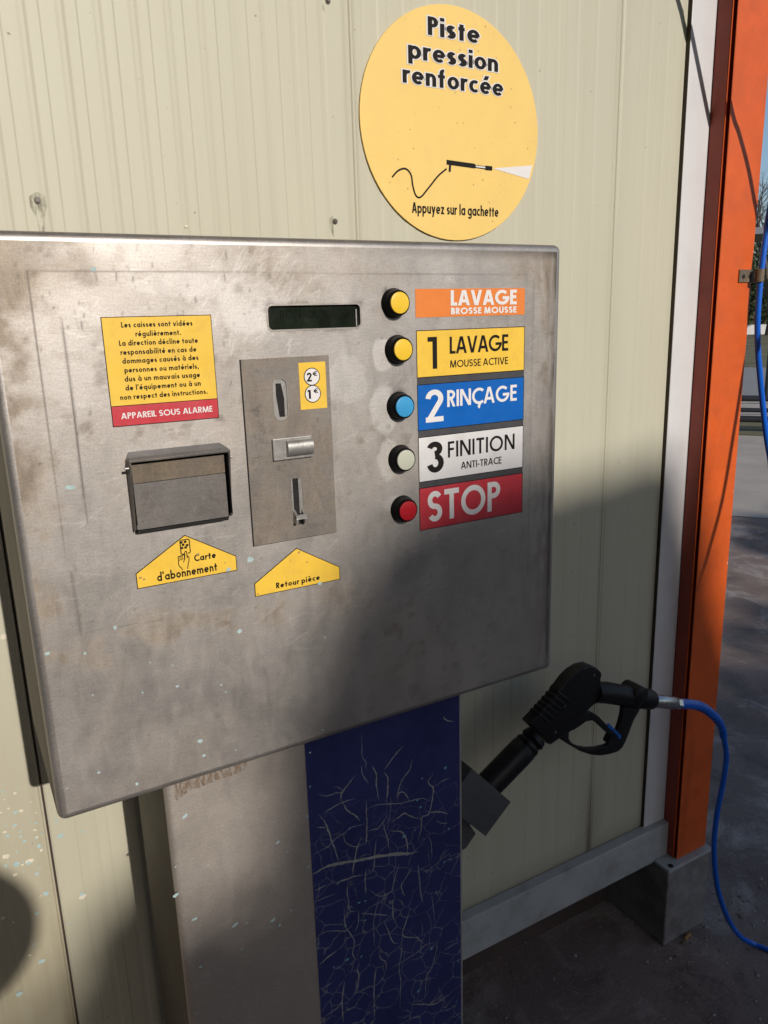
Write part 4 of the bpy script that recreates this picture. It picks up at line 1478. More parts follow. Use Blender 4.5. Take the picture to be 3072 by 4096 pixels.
pb = mb.build('pedestal_body', [steel_mat('pedestal_steel', (0.50, 0.455, 0.415), 0.52, 0.72), M_['splat']], ped, smooth=40)
pv = np.array([v.co[:] for v in pb.data.vertices]) + np.array(ORG['pedestal'])
pw = np.zeros((len(pv), 4))
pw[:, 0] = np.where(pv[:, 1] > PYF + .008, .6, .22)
pw[:, 1] = np.where(pv[:, 1] > PYF + .008, .95, .06)  # pedestal sides darkened in the colour to hold their shade
set_wear_shade(pb, pw)
mb = MB()
zt_ = at(690, 3185, PYF).z + .006
xl = p0x + .006
pts = [(xl + .006, zt_), (xl + .095, zt_), (xl + .09, zt_ - .002), (xl + .07, zt_ - .004), (xl + .055, zt_ - .0035), (xl + .035, zt_ - .006), (xl + .022, zt_ - .006), (xl + .013, zt_ - .010), (xl + .007, zt_ - .014), (xl + .005, zt_ - .008)]
mb.sheet([(a_, b_ + .012 if k_ < 2 else b_ + .0) for k_, (a_, b_) in enumerate(pts)], PYF - .0002)
mb.build('rust_stain', stain_mat('rust_stain', (0.19, 0.12, 0.065, 1), 230, .42, .62), ped)
bfx0, bfx1 = 0.4089 * PYF, 0.7010 * PYF
mb = MB()
mb.box(bfx0, bfx1, PYF - .0006, PYF, 0.02, bz0 - .003)
CR = [[(548, 375), (552, 515), (572, 545), (575, 600)], [(545, 570), (555, 630), (590, 685)], [(612, 570), (640, 630), (640, 700), (658, 800)], [(690, 615), (712, 650), (712, 730), (703, 810)], [(805, 450), (740, 530), (690, 600)],
      [(868, 530), (850, 600), (800, 670), (780, 740), (775, 800)], [(1000, 620), (970, 680), (1000, 715), (992, 800), (970, 880), (930, 900), (925, 970), (905, 1050)], [(1000, 712), (1060, 670), (1110, 650)], [(510, 630), (455, 700), (420, 750), (415, 805)], [(265, 750), (320, 765), (380, 748), (430, 740), (400, 712), (360, 710)],
      [(300, 880), (350, 845), (430, 805), (505, 782)], [(430, 810), (460, 860), (510, 890), (535, 920)], [(578, 790), (578, 860), (580, 950), (578, 1040), (568, 1080)], [(575, 850), (640, 822), (720, 815), (800, 810), (860, 795), (930, 780), (990, 800)], [(735, 770), (730, 860), (720, 930), (708, 980)],
      [(765, 775), (800, 740), (830, 760), (845, 790)], [(275, 880), (320, 940), (350, 1030), (380, 1110), (405, 1190)], [(260, 962), (320, 965)], [(230, 1140), (290, 1110), (340, 1080), (400, 1020), (440, 1000), (470, 970), (530, 950), (580, 938)], [(435, 1005), (440, 1050), (480, 1080), (520, 1085), (570, 1060)],
      [(550, 1025), (520, 1090), (500, 1180), (490, 1270)], [(680, 930), (700, 1000), (715, 1050), (718, 1100)], [(590, 985), (650, 970), (680, 935), (715, 880)], [(720, 985), (790, 990), (815, 1010), (835, 1060), (840, 1150)], [(640, 1040), (630, 1140), (625, 1220), (600, 1260)],
      [(975, 1020), (990, 1080), (993, 1165)], [(735, 930), (790, 895), (820, 875), (860, 895), (920, 910)], [(970, 870), (1040, 865), (1095, 880)], [(1020, 920), (1050, 938), (1095, 935)], [(1105, 1095), (1060, 1140), (1040, 1180), (990, 1220), (935, 1255)],
      [(380, 1325), (410, 1305), (460, 1290), (500, 1275), (560, 1265)], [(465, 1290), (455, 1360), (465, 1440), (475, 1495), (530, 1490)], [(575, 1230), (570, 1300), (575, 1390)], [(250, 1365), (320, 1330)], [(250, 1440), (310, 1410), (380, 1385)],
      [(785, 1195), (765, 1260), (745, 1340), (735, 1370), (660, 1400), (590, 1355)], [(870, 1200), (830, 1280), (800, 1330), (810, 1380), (825, 1400)], [(905, 1200), (915, 1300), (925, 1400), (935, 1445)], [(660, 1405), (640, 1480), (625, 1560), (625, 1640), (628, 1720)], [(990, 1380), (1000, 1460), (1010, 1560)],
      [(435, 1460), (440, 1540), (450, 1600), (500, 1680), (490, 1760), (500, 1800), (475, 1900)], [(530, 1490), (525, 1570), (505, 1630)], [(545, 1510), (640, 1515), (715, 1520)], [(855, 1480), (830, 1560), (810, 1650), (900, 1665), (940, 1700)], [(690, 1560), (720, 1630), (745, 1690), (780, 1700)],
      [(745, 1420), (745, 1500), (750, 1550)], [(270, 1650), (340, 1620), (440, 1620), (490, 1580)], [(660, 1740), (665, 1790), (700, 1820), (705, 1880)], [(800, 1660), (800, 1750), (785, 1850), (795, 1950), (790, 2110)], [(275, 1840), (330, 1790), (390, 1745)],
      [(640, 1850), (630, 1930), (625, 2050), (630, 2160)], [(520, 1850), (530, 1920), (515, 2010)], [(1030, 1690), (1010, 1790), (985, 1870), (960, 1900), (950, 2050)], [(440, 1940), (425, 2060), (430, 2200)], [(295, 1990), (370, 1940)], [(520, 2010), (590, 1975)], [(860, 2085), (940, 2085), (1020, 2080), (1100, 2020)], [(305, 2170), (400, 2100), (430, 2050)], [(1070, 1740), (1160, 1690)], [(730, 1860), (830, 1800), (910, 1750), (950, 1710), (1020, 1690)], [(1065, 260), (1085, 285), (1135, 293)]]


def crack(pts, w, y):
    P = [at(x, yy, PYF, 'ped') for x, yy in pts]
    sp = spline([(p.x, p.z, 0) for p in P], 7)
    n = len(sp)
    q = [(p.x + random.gauss(0, .00025), p.y + random.gauss(0, .00025)) for p in sp]
    ws = [max(.00012, w * random.uniform(.5, 1.3) * min(1, 4 * min(i, n - 1 - i) / n + .15)) for i in range(n)]
    strip(mb, q, ws, y, 1)


for k, c in enumerate(CR):
    crack(c, random.uniform(.00045, .0010), PYF - .0008 - .00003 * (k % 7))
crack([(240, 1262), (320, 1215), (420, 1190), (540, 1170), (660, 1145), (780, 1132), (850, 1130), (900, 1115)], .0022, PYF - .0011)
for (px, py) in ((930, 652), (1078, 585), (900, 790), (470, 970), (885, 982), (1098, 970), (400, 1318), (1020, 1372), (570, 1430), (1070, 1182), (455, 1800), (1160, 1805), (370, 1850), (445, 1585), (568, 1552), (690, 1640), (545, 1780), (990, 1730), (1168, 2165), (815, 1020), (220, 705), (920, 835), (530, 1440), (905, 2000)):
    p = at(px, py, PYF, 'ped')
    splat_poly(mb, p.x, p.z, random.uniform(.0009, .0022), PYF - .0013, 2, random.uniform(1, 1.8), random.uniform(-.3, .6))
film = mb.build('blue_film', [M_['film_blue'], M_['crack'], simple('cyan_paint_spots', (0.16, 0.36, 0.40), 0.6, 0, 0.15, 100)], ped, recalc=False)

# gun pocket on the pedestal's right side
GY = 0.915


def G(x, y, Y=GY, c='gun'):
    p = at(x, y, Y, c)
    return (p.x, p.z)


hpts = [G(505, 1105, .875, 'hold'), G(1085, 1605, .875, 'hold'), G(765, 2040, .875, 'hold'), G(505, 1790, .875, 'hold')]
A_, B2, C_ = Vector(hpts[0]), Vector(hpts[1]), Vector(hpts[2])
dirw = (B2 - A_).normalized()
A0 = B2 - dirw * .118
D0 = C_ - dirw * .118
mb = MB()
t = .002
front = [tuple(A0), tuple(B2), tuple(C_), tuple(D0)]
mb.prism(front, .875, .877)
mb.prism(front, .953, .955)
ax_ = (C_ - B2).normalized()
for e0 in (B2, A0):
    f_ = e0 - dirw * (t if e0 is B2 else -t)
    mb.prism([tuple(e0), tuple(f_), tuple(f_ + (C_ - B2)), tuple(e0 + (C_ - B2))], .8772, .9528)
mb.build('gun_pocket', M_['steel_dark'], ped)
mb = MB()
mb.prism([G(505, 1800, .89, 'hold'), G(640, 2005, .89, 'hold'), G(520, 2190, .89, 'hold'), (p1x - .001, G(520, 2210, .89, 'hold')[1]), (p1x - .001, G(505, 1800, .89, 'hold')[1])], .89, .94)
mb.build('pocket_strut', M_['steel_dark'], ped)

# ================================================================== SPRAY GUN
gun = thing('spray_gun', 'black high-pressure spray gun resting in the pedestal pocket', 'spray gun', (*G(900, 500)[:1], GY, G(900, 500)[1]))
body = [(610, 300), (660, 232), (720, 170), (800, 120), (880, 102), (940, 125), (978, 165), (985, 190), (975, 240), (975, 286), (1010, 282), (1100, 290), (1240, 322), (1240, 500), (1180, 495), (1060, 470), (960, 452), (905, 478), (850, 530), (790, 610), (735, 690), (712, 705), (610, 770), (520, 830), (482, 818), (470, 795), (400, 722), (332, 655), (325, 625), (395, 552)]
edge = [(395, 552), (410, 520), (430, 520), (445, 485), (465, 480), (478, 452), (498, 445), (512, 412), (535, 405), (545, 372), (568, 365), (580, 330), (610, 300)]
poly = [G(*p) for p in body[:-1]] + [G(*p) for p in edge[:-1]]


def inset(P, d):
    out = []
    n = len(P)
    ar = sum(P[i][0] * P[(i + 1) % n][1] - P[(i + 1) % n][0] * P[i][1] for i in range(n))
    sg = 1 if ar > 0 else -1
    for i in range(n):
        a_, b_, c_ = Vector(P[i - 1]), Vector(P[i]), Vector(P[(i + 1) % n])
        t_ = ((b_ - a_).normalized() + (c_ - b_).normalized())
        t_ = t_.normalized() if t_.length > 1e-6 else (c_ - b_).normalized()
        out.append(tuple(b_ + Vector((-t_.y, t_.x)) * sg * d))
    return out


mb = MB()
mb.prism(inset(poly, .0034), GY - .012, GY + .012, r=.0035, seg=3)
bd = mb.build('gun_body', M_['rubber'], gun, smooth=45)
for (px, py) in ((900, 200), (640, 470), (560, 700)):
    q = G(px, py)
    mb = MB()
    mb.tube([(q[0], GY - .0126, q[1]), (q[0], GY - .0118, q[1])], .0026, 12)
    mb.build('body_screw', M_['steel_dark'], bd)
mb = MB()
for k in range(6):
    a_, b_ = G(415 + 34 * k, 545 - 38 * k), G(500 + 34 * k, 610 - 38 * k)
    mb.tube([(a_[0], GY - .0112, a_[1]), (b_[0], GY - .0126, b_[1])], .0022, 8)
mb.build('grip_ribs', M_['rubber'], bd, smooth=60)
mb = MB()
gr = [(975, 290), (1100, 294), (1245, 325), (1245, 498), (1060, 468), (960, 450)]
mb.tube([(G(x, y)[0], GY, G(x, y)[1]) for x, y in ((940, 370), (1060, 378), (1180, 398), (1300, 410))], [.0192, .0198, .0196, .019], 20)
kb = G(1290, 375)
mb.tube([(kb[0], GY - .021, kb[1]), (kb[0], GY - .019, kb[1]), (kb[0], GY + .019, kb[1]), (kb[0], GY + .021, kb[1])], [.015, .0178, .0178, .015], 24)
mb.tube([(G(1290, 405)[0], GY, G(1290, 405)[1]), (G(1345, 420)[0], GY, G(1345, 420)[1]), (G(1440, 440)[0], GY, G(1440, 440)[1]), (G(1468, 445)[0], GY, G(1468, 445)[1])], [.019, .0205, .019, .013], 22)
mb.build('gun_barrel', M_['rubber'], gun, smooth=45)
# trigger guard
outer = [(1340, 505), (1325, 545), (1290, 600), (1265, 660), (1240, 730), (1210, 805), (1180, 860), (1140, 895), (1060, 920), (980, 932), (900, 925), (800, 890), (700, 832), (610, 768), (640, 740), (712, 706), (710, 770), (740, 815), (800, 842), (880, 856), (960, 852), (1040, 832), (1090, 800), (1110, 760), (1135, 700), (1155, 640), (1175, 560), (1182, 490)]
mb = MB()
mb.prism(inset([G(*p) for p in outer], .0012), GY - .005, GY + .005, r=.002, seg=2)
mb.build('trigger_guard', M_['rubber'], gun, smooth=45)
trig = [(780, 640), (815, 580), (852, 528), (905, 533), (960, 565), (1030, 637), (1095, 700), (1150, 748), (1148, 775), (1110, 800), (1045, 822), (1038, 800), (1066, 745), (1000, 690), (950, 645), (905, 615), (850, 625), (790, 668), (732, 704), (728, 690)]
mb = MB()
mb.prism(inset([G(*p) for p in trig], .0012), GY - .007, GY + .007, r=.002, seg=2)
tr = mb.build('trigger', M_['rubber'], gun, smooth=45)
mb = MB()
mb.prism([G(1033, 640), G(1048, 632), G(1155, 740), G(1156, 765), G(1142, 775), G(1128, 765), G(1120, 738), G(1032, 660)], GY - .0082, GY - .0060, r=.0006, seg=1)
mb.build('safety_catch', simple('blue_plastic', (0.01, 0.10, 0.40), 0.35), tr)
# bellows and sleeve, along the lance axis
a0, a1 = Vector(G(430, 760)), Vector(G(-190, 1400))
ux = (a1 - a0).normalized()
ln_ = (Vector(G(20, 1185)) - a0).length


def axp(s):
    p = a0 + ux * s
    return (p.x, GY, p.y)


mb = MB()
prof = [(0, .0225), (.004, .0235), (.010, .0255), (.0135, .0225), (.0155, .0195), (.0175, .0225), (.022, .0255), (.0265, .0255), (.0300, .0215), (.032, .0195)]
sc_ = .88
mb.tube([axp(s * .95) for s, r in prof], [r * sc_ for s, r in prof], 24)
mb.build('bend_sleeve', M_['rubber'], gun, smooth=50)
mb = MB()
prof = [(.028, .020), (.029, .0245), (.031, .0262), (.05, .0268), (.14, .0262), (.20, .0255), (.201, .02)]
mb.tube([axp(s * .95) for s, r in prof], [r * sc_ for s, r in prof], 28)
nd = (-ux.y, ux.x)
for k in range(4):
    p = axp(.075 + .011 * k)
    mb.tube([(p[0] + nd[0] * .004, GY - .0205, p[2] + nd[1] * .004), (p[0] + nd[0] * .004, GY - .0215, p[2] + nd[1] * .004)], .0013, 8, 1)
mb.build('lance_sleeve', [M_['rubber'], M_['steel_dark']], gun, smooth=50)
# swivel fitting
c0, c1 = G(1462, 448), G(1650, 468)
mb = MB()
V3 = lambda p, Y=GY: Vector((p[0], Y, p[1]))
fa, fb = V3(c0), V3(c1)
dd_ = (fb - fa)
fl = dd_.length
dd_.normalize()
mb.tube([fa, fa + dd_ * .002, fb - dd_ * .002, fb], [.0122, .0128, .0128, .0118], 24)
fit = mb.build('swivel_fitting', M_['chrome'], gun, smooth=40)
mb = MB()
mb.tube([fb, fb + dd_ * .004], [.009, .009], 16)
mb.tube([fb + dd_ * .004, fb + dd_ * .016], [.0118, .0118], 6)
mb.build('hex_nut', M_['chrome'], gun)

# ================================================================== HOSES
hs0 = fb + dd_ * .016


def HP(x, y, Y):
    return at(x, y, Y)


pathpx = [(2735, 2818, .917), (2790, 2822, .917), (2840, 2850, .918), (2880, 2895, .92), (2895, 2950, .92), (2905, 3030, .922), (2892, 3130, .925), (2872, 3230, .928), (2860, 3320, .93), (2856, 3400, .93), (2862, 3500, .932), (2880, 3590, .935), (2915, 3680, .935), (2960, 3745, .935), (3010, 3785, .935), (3072, 3808, .93)]
gY = [(lambda g: (g.x, g.y))(ground_at(px, py)) for px, py in ((3012, 3784), (3074, 3809))]
pth = [hs0]
for px, py, Y in pathpx[1:-2]:
    f = min(1, max(0, (py - 3300) / 470))
    pth.append(HP(px, py, Y * (1 - f) + (gY[0][1] + .006) * f))
pth += [Vector((g[0], g[1], .0062)) for g in gY]
last = pth[-1]
pth += [last + Vector((.03, -.06, 0)), last + Vector((.25, -.20, 0)), last + Vector((.9, -.35, 0)), last + Vector((1.6, -.3, 0))]
sp = spline(pth, 10)
gh = thing('gun_hose', 'blue pressure hose running from the spray gun down to the ground', 'hose', tuple(hs0))
mb = MB()
mb.tube(sp, .0058, 16)
mb.build('hose_line', M_['hose'], gh, smooth=60)
# bend restrictor with rings
mb = MB()
sp2 = spline(pth[:6], 22)
n = len(sp2)
L_ = 0
rr = []
for i in range(n):
    f = i / (n - 1)
    r = .0102 - .0032 * f
    if .18 < f < .62:
        r += .0006 * (1 if (i // 3) % 2 else -1)
    rr.append(r)
cut = int(n * .80)
mb.tube(sp2[:cut], rr[:cut], 18)
mb.build('bend_restrictor', M_['hose'], gh, smooth=50)

# hose held by the clamp on the column
HYY = 1.000
up = [(3072, 880, HYY), (3066, 930, HYY), (3054, 1010, HYY), (3046, 1080, HYY), (3038, 1160, HYY), (3032, 1240, HYY), (3030, 1310, HYY), (3032, 1400, HYY), (3038, 1480, HYY), (3047, 1580, HYY), (3060, 1700, HYY), (3078, 1820, HYY)]
P = [HP(*p) for p in up]
P = [P[0] + Vector((.16, -.05, .62)), P[0] + Vector((.06, -.02, .30)), P[0] + Vector((.02, 0, .10))] + P + [P[-1] + Vector((.06, 0, -.13)), P[-1] + Vector((.25, -.05, -.45)), Vector((P[-1].x + .6, .9, .05)), Vector((P[-1].x + 1.2, .8, .006))]
mb = MB()
mb.tube(spline(P, 9), .0058, 16)
o = mb.build('supply_hose', M_['hose'], None, smooth=60)
tag(o, 'blue supply hose held by the clamp beside the orange column', 'hose')
# third hose: hangs in the sun in front of the column, beyond the right edge of the picture
shadow = [(2700, -130, 1.06), (2772, 40, 1.05), (2866, 490, 1.05), (2925, 430, 1.018), (2955, 530, 1.018), (2990, 660, 1.018), (3015, 790, 1.018), (3030, 900, 1.018), (3026, 1200, 1.018), (2975, 1483, 1.018), (2940, 1700, 1.018), (2889, 2000, 1.018), (2830, 2230, 1.018), (2790, 2400, 1.018)]
P = []
for k, (x, y, Y) in enumerate(shadow):
    if k == 2:
        continue
    q = at(x, y, Y)
    tt = .35 if k != 3 else .35
    P.append(q - SUN * (Y - (1.018 - (.12 if k < 7 else .12 + .10 * (k - 6)))))
P = [P[0] + Vector((-.35, .05, .55))] + P + [P[-1] + Vector((.02, -.15, -.2)), P[-1] + Vector((.25, -.35, -.55)), Vector((P[-1].x + .7, P[-1].y - .5, .02)), Vector((P[-1].x + 1.2, P[-1].y - .6, .006))]
mb = MB()
mb.tube(spline(P, 9), .0054, 14)
o = mb.build('boom_hose', M_['rubber'], None, smooth=60)
tag(o, 'dark hose looping in front of the orange column and shading it', 'hose')

# clamp
CYY = 1.018
cl = thing('hose_clamp', 'rusty metal hose clamp screwed to the orange column', 'clamp', tuple(at(2985, 1105, CYY)))
q0, q1 = at(2951, 1130, CYY), at(3020, 1079, CYY)
mb = MB()
mb.box(q0.x, PX1 + .004, CYY - .003, CYY - .0002, q0.z, q1.z, r=.0006, seg=1)
mb.build('clamp_plate', M_['rusty'], cl)
mb = MB()
for xx in (2974, 2999):
    p = at(xx, 1106, CYY - .003)
    mb.tube([(p.x, CYY - .004, p.z), (p.x, CYY - .0015, p.z)], .0042, 14)
mb.build('screw_holes', M_['void'], cl)
p = at(3038, 1105, HYY)
mb = MB()
pts = [(p.x + .0085 * math.cos(a_), p.y + .0085 * math.sin(a_)) for a_ in [math.radians(k * 15) for k in range(25)]]
n = 24
ri = [(p.x + .0068 * math.cos(math.radians(k * 15)), p.y + .0068 * math.sin(math.radians(k * 15))) for k in range(24)]
ro = [(p.x + .0088 * math.cos(math.radians(k * 15)), p.y + .0088 * math.sin(math.radians(k * 15))) for k in range(24)]
za, zb = q0.z, q1.z
vs = [(x, y, z) for z in (za, zb) for (x, y) in ri] + [(x, y, z) for z in (za, zb) for (x, y) in ro]
fs = []
for k in range(24):
    k2 = (k + 1) % 24
    fs += [(k, k2, 24 + k2, 24 + k), (48 + k, 48 + k2, 72 + k2, 72 + k), (k, k2, 48 + k2, 48 + k), (24 + k, 24 + k2, 72 + k2, 72 + k)]
mb.add(vs, fs)
mb.box(PX1, p.x - .006, CYY - .0028, CYY - .0006, za, zb)
mb.build('clamp_ring', M_['rusty'], cl, smooth=40)

# grit along the foot of the wall
mb = MB()
for k in range(420):
    if k < 300:
        g = Vector((random.uniform(.6, 1.75), random.uniform(.55, 1.2), 0))
    else:
        g = Vector((random.uniform(1.25, 1.7), random.uniform(.92, 1.02), 0))
    if 1.28 < g.x < 1.445 and g.y > 1.0:
        continue
    r_ = random.choice([.0015, .0022, .003, .005]) * random.uniform(.6, 1.2)
    vs = [(g.x + r_ * random.uniform(.7, 1.3), g.y, r_ * .4), (g.x - r_ * random.uniform(.7, 1.3), g.y, r_ * .4), (g.x, g.y + r_, r_ * .4), (g.x, g.y - r_, r_ * .4), (g.x, g.y, r_ * random.uniform(.8, 1.3)), (g.x, g.y, -.001)]
    mb.add(vs, [(0, 2, 4), (2, 1, 4), (1, 3, 4), (3, 0, 4), (2, 0, 5), (1, 2, 5), (3, 1, 5), (0, 3, 5)], k % 2)
o = mb.build('gravel', [simple('pale_grit', (0.34, 0.31, 0.28), 0.9), simple('brown_grit', (0.16, 0.11, 0.08), 0.9)])
tag(o, 'loose grit and crumbs scattered along the foot of the wall', 'grit', kind='stuff')
# cigarette end
p = ground_at(2750, 3752)
mb = MB()
mb.tube([(p.x - .013, p.y - .002, .0042), (p.x + .012, p.y + .003, .0040)], [.0039, .0042], 12)
o = mb.build('cigarette_butt', M_['butt'], None, smooth=40)
tag(o, 'tan cigarette butt lying on the asphalt below the concrete plinth', 'cigarette butt')

# ================================================================== BACKGROUND BEYOND THE COLUMN
gdir = ray(3040, 1237)
gdir = Vector((gdir.x, gdir.y, 0)).normalized()
gper = Vector((-gdir.y, gdir.x, 0))


def dist(px, py):
    g = ground_at(px, py)
    return g.dot(gdir)


def gquad(d0, d1, w0, w1, z):
    return [tuple(gdir * d + gper * w + Vector((0, 0, z))) for d, w in ((d0, -w0), (d0, w1), (d1, w1), (d1, -w0))]


mb = MB()
mb.add(gquad(dist(3040, 1585), dist(3040, 1470), 60, 60, .006), [(0, 1, 2, 3)])
o = mb.build('road', M_['road'])
o['kind'] = 'structure'
o['label'] = 'pale grey road behind the dark barrier'
mb = MB()
mb.add(gquad(dist(3040, 1470), dist(3040, 1285), 90, 90, .012), [(0, 1, 2, 3)])
mb.add(gquad(dist(3040, 1745), dist(3040, 1690), 30, 30, .010), [(0, 1, 2, 3)])
o = mb.build('grass_verge', M_['grass'])
o['kind'] = 'structure'
o['label'] = 'dry grass verge along the road'
mb = MB()
mb.add(gquad(dist(3000, 2070), dist(3040, 1580), 3.2, 30, .004), [(0, 1, 2, 3)])
o = mb.build('pavement', simple('pale_asphalt', (0.36, 0.315, 0.27), 0.9, 0, 0.10, 3.0, 0.4, (0.22, 0.19, 0.165), 1.3, 0.3, 60))
o['kind'] = 'structure'
o['label'] = 'pale sunlit pavement in front of the dark barrier'
# low barrier of dark rails
db = dist(3040, 1735)
bar = thing('metal_barrier', 'low barrier of black rails in front of the grey road', 'barrier', tuple(gdir * db))


def rail(z, th, mat_, name):
    m = MB()
    a_ = gdir * db - gper * 14
    b_ = gdir * db + gper * 14
    m.tube([(a_.x, a_.y, z), (b_.x, b_.y, z)], th, 8)
    m.build(name, mat_, bar, smooth=50)


zc = 3077.5 / 1.0


def zat(px, py, d):
    r = ray(px, py)
    k = d / (Vector((r.x, r.y, 0)).dot(gdir))
    return CAM_Z + r.z * k


for (ya, yb) in ((1582, 1606), (1632, 1650), (1664, 1690)):
    za_, zb_ = zat(3040, ya, db), zat(3040, yb, db)
    rail((za_ + zb_) / 2, abs(za_ - zb_) / 2, M_['black_metal'], 'rail')
for yb in (1612, 1656):
    rail(zat(3040, yb, db), .011, M_['light_metal'], 'cable')
for w in (-12, -9, -6, -3, 2.2, 5, 8, 11):
    m = MB()
    b_ = gdir * (db + .06) + gper * w
    m.box(b_.x - .04, b_.x + .04, b_.y - .04, b_.y + .04, 0, zat(3040, 1575, db))
    m.build('post', M_['black_metal'], bar)
# thin dark post by the road
g = ground_at(3066, 1590)
mb = MB()
mb.tube([(g.x, g.y, 0), (g.x, g.y, 1.25)], .045, 12)
mb.tube([(g.x, g.y, 1.25), (g.x, g.y, 1.30)], [.06, .03], 12)
o = mb.build('marker_post', M_['black_metal'], None, smooth=40)
tag(o, 'thin dark post standing at the road edge behind the barrier', 'post')
# white low wall
dw = dist(3040, 1338)
mb = MB()
c0_, c1_ = gdir * dw - gper * 16, gdir * dw + gper * 30
tn = gdir * .25
zt = zat(3040, 1298, dw)
vs = [c0_, c1_, c1_ + tn, c0_ + tn]
mb.add([(p.x, p.y, 0) for p in vs] + [(p.x, p.y, zt) for p in vs], [(0, 1, 2, 3), (4, 5, 6, 7), (0, 1, 5, 4), (1, 2, 6, 5), (2, 3, 7, 6), (3, 0, 4, 7)])
o = mb.build('low_wall', M_['white_wall'])
tag(o, 'long low white wall in front of the dark trees', 'wall', kind='thing')
# flat shelter roof
dr = 42.0
shel = thing('roadside_shelter', 'flat grey shelter roof on slim posts in front of the trees', 'shelter', tuple(gdir * dr))
mb = MB()
za_, zb_ = zat(3040, 908, dr), zat(3040, 935, dr)
a_, b_ = gdir * dr - gper * 8, gdir * dr + gper * 1.2
vs = [a_, b_, b_ + gdir * 5, a_ + gdir * 5]
mb.add([(p.x, p.y, zb_) for p in vs] + [(p.x, p.y, za_) for p in vs], [(0, 1, 2, 3), (4, 5, 6, 7), (0, 1, 5, 4), (1, 2, 6, 5), (2, 3, 7, 6), (3, 0, 4, 7)])
mb.build('roof', M_['roof'], shel)
for w in (-7.5, -3.5):
    m = MB()
    b_ = gdir * (dr + 1) + gper * w
    m.tube([(b_.x, b_.y, 0), (b_.x, b_.y, zb_)], .08, 8)
    m.build('post', M_['black_metal'], shel)


# ------------------------------------------------------------------ trees
def leaf_cards(m, centre, rad, n, size, mi=0):
    for _ in range(n):
        while True:
            v = Vector((random.uniform(-1, 1), random.uniform(-1, 1), random.uniform(-1, 1)))
            if v.length < 1:
                break
        v = v.normalized() * (v.length ** .5)
        p = Vector(centre) + Vector((v.x * rad[0], v.y * rad[1], v.z * rad[2]))
        a = Vector((random.gauss(0, 1), random.gauss(0, 1), random.gauss(0, 1))).normalized()
        b = a.orthogonal().normalized()
        s = size * random.uniform(.6, 1.3)
        c = a.cross(b)
        m.add([p - b * s, p + c * s * .55, p + b * s, p - c * s * .55], [(0, 1, 2, 3)], mi)


def tree(name, label, base, clumps, n, size, trunk_r, group=None, mats=('leaf', 'leaf2')):
    t = thing(name, label, 'tree', tuple(base), group)
    top = max(c[0][2] for c in clumps)
    m = MB()
    b = Vector(base)
    cen = sum((Vector(c[0]) for c in clumps), Vector()) / len(clumps)
    m.tube([b, b + Vector((.02, 0, top * .3)), Vector((cen.x, cen.y, top * .6)), Vector((cen.x, cen.y, top * .9))], [trunk_r, trunk_r * .8, trunk_r * .5, trunk_r * .15], 10)
    for c in clumps:
        cc = Vector(c[0])
        st_ = Vector((b.x + (cen.x - b.x) * .5, b.y + (cen.y - b.y) * .5, max(.3, min(cc.z - .3, top * .5))))
        m.tube([st_, (st_ + cc) / 2 + Vector((0, 0, .1)), cc], [trunk_r * .35, trunk_r * .2, trunk_r * .08], 6)
    m.build('trunk', M_['bark'], t, smooth=60)
    m = MB()
    for k, (c, r) in enumerate(clumps):
        leaf_cards(m, c, r, int(n * r[0] * r[2]), size, 0 if random.random() < .65 else 1)
    m.build('crown', [M_[mats[0]], M_[mats[1]]], t, recalc=False)
    return t


# evergreens behind the white wall (far right)
for (px, d, hw, top, lab) in ((3010, 57, 2.6, 985, 'dark evergreen tree beside the orange column, behind the white wall'), (3060, 60, 2.8, 955, 'dark evergreen tree at the right edge, behind the white wall')):
    r = ray(px, 1237)
    k = d / Vector((r.x, r.y, 0)).dot(gdir)
    b = Vector((r.x * k, r.y * k, 0))
    zt = zat(px, top, d)
    cl_ = []
    for j in range(16):
        f = j / 15
        cl_.append(((b.x + random.uniform(-1, 1) * hw * .7, b.y + random.uniform(-1, 1) * hw * .7, .8 + (zt - 1.4) * f), (hw * random.uniform(.6, .9), hw * .7, random.uniform(.8, 1.2))))
    tree('evergreen_tree', lab, b, cl_, 110, .16, .22, 'evergreens behind the white wall')
# far line of trees running on to the right
mb = MB()
for k in range(26):
    c = gdir * random.uniform(62, 74) - gper * (5 + 2.6 * k)
    hh = random.uniform(3.0, 6.0)
    for j in range(3):
        leaf_cards(mb, (c.x + random.uniform(-1, 1), c.y + random.uniform(-1, 1), hh * (.2 + .3 * j)), (2.0, 2.0, hh * .28), 110, .3, random.randint(0, 1))
o = mb.build('far_trees', [M_['leaf'], M_['leaf2']], None, recalc=False)
tag(o, 'far line of dark trees beyond the white wall, running on to the right', 'trees', kind='stuff')
# bare tree
r = ray(3085, 1237)
d = 50
k = d / Vector((r.x, r.y, 0)).dot(gdir)
b = Vector((r.x * k, r.y * k, 0))
bt = thing('bare_tree', 'leafless tree with fine branches against the blue sky', 'tree', tuple(b))
tk, br_ = MB(), MB()
zt = zat(3085, 690, d)


def branch(p, dr_, ln, r, lev, m):
    pts = [p]
    q = p.copy()
    dd = dr_.copy()
    for s in range(4):
        dd = (dd + Vector((random.gauss(0, .13), random.gauss(0, .13), random.gauss(.04, .08)))).normalized()
        q = q + dd * (ln / 4)
        pts.append(q.copy())
    m.tube(pts, [r, r * .85, r * .7, r * .58, r * .45], 5 if lev > 1 else 8, caps=False)
    if lev >= 5:
        return
    for s in range(4 if lev < 3 else 3):
        i = random.choice([2, 3, 4]) if lev else random.choice([1, 2, 3, 4])
        nd_ = (dd + Vector((random.gauss(0, .6), random.gauss(0, .6), random.gauss(.1, .3)))).normalized()
        branch(pts[i], nd_, ln * random.uniform(.55, .75), r * .5, lev + 1, br_)


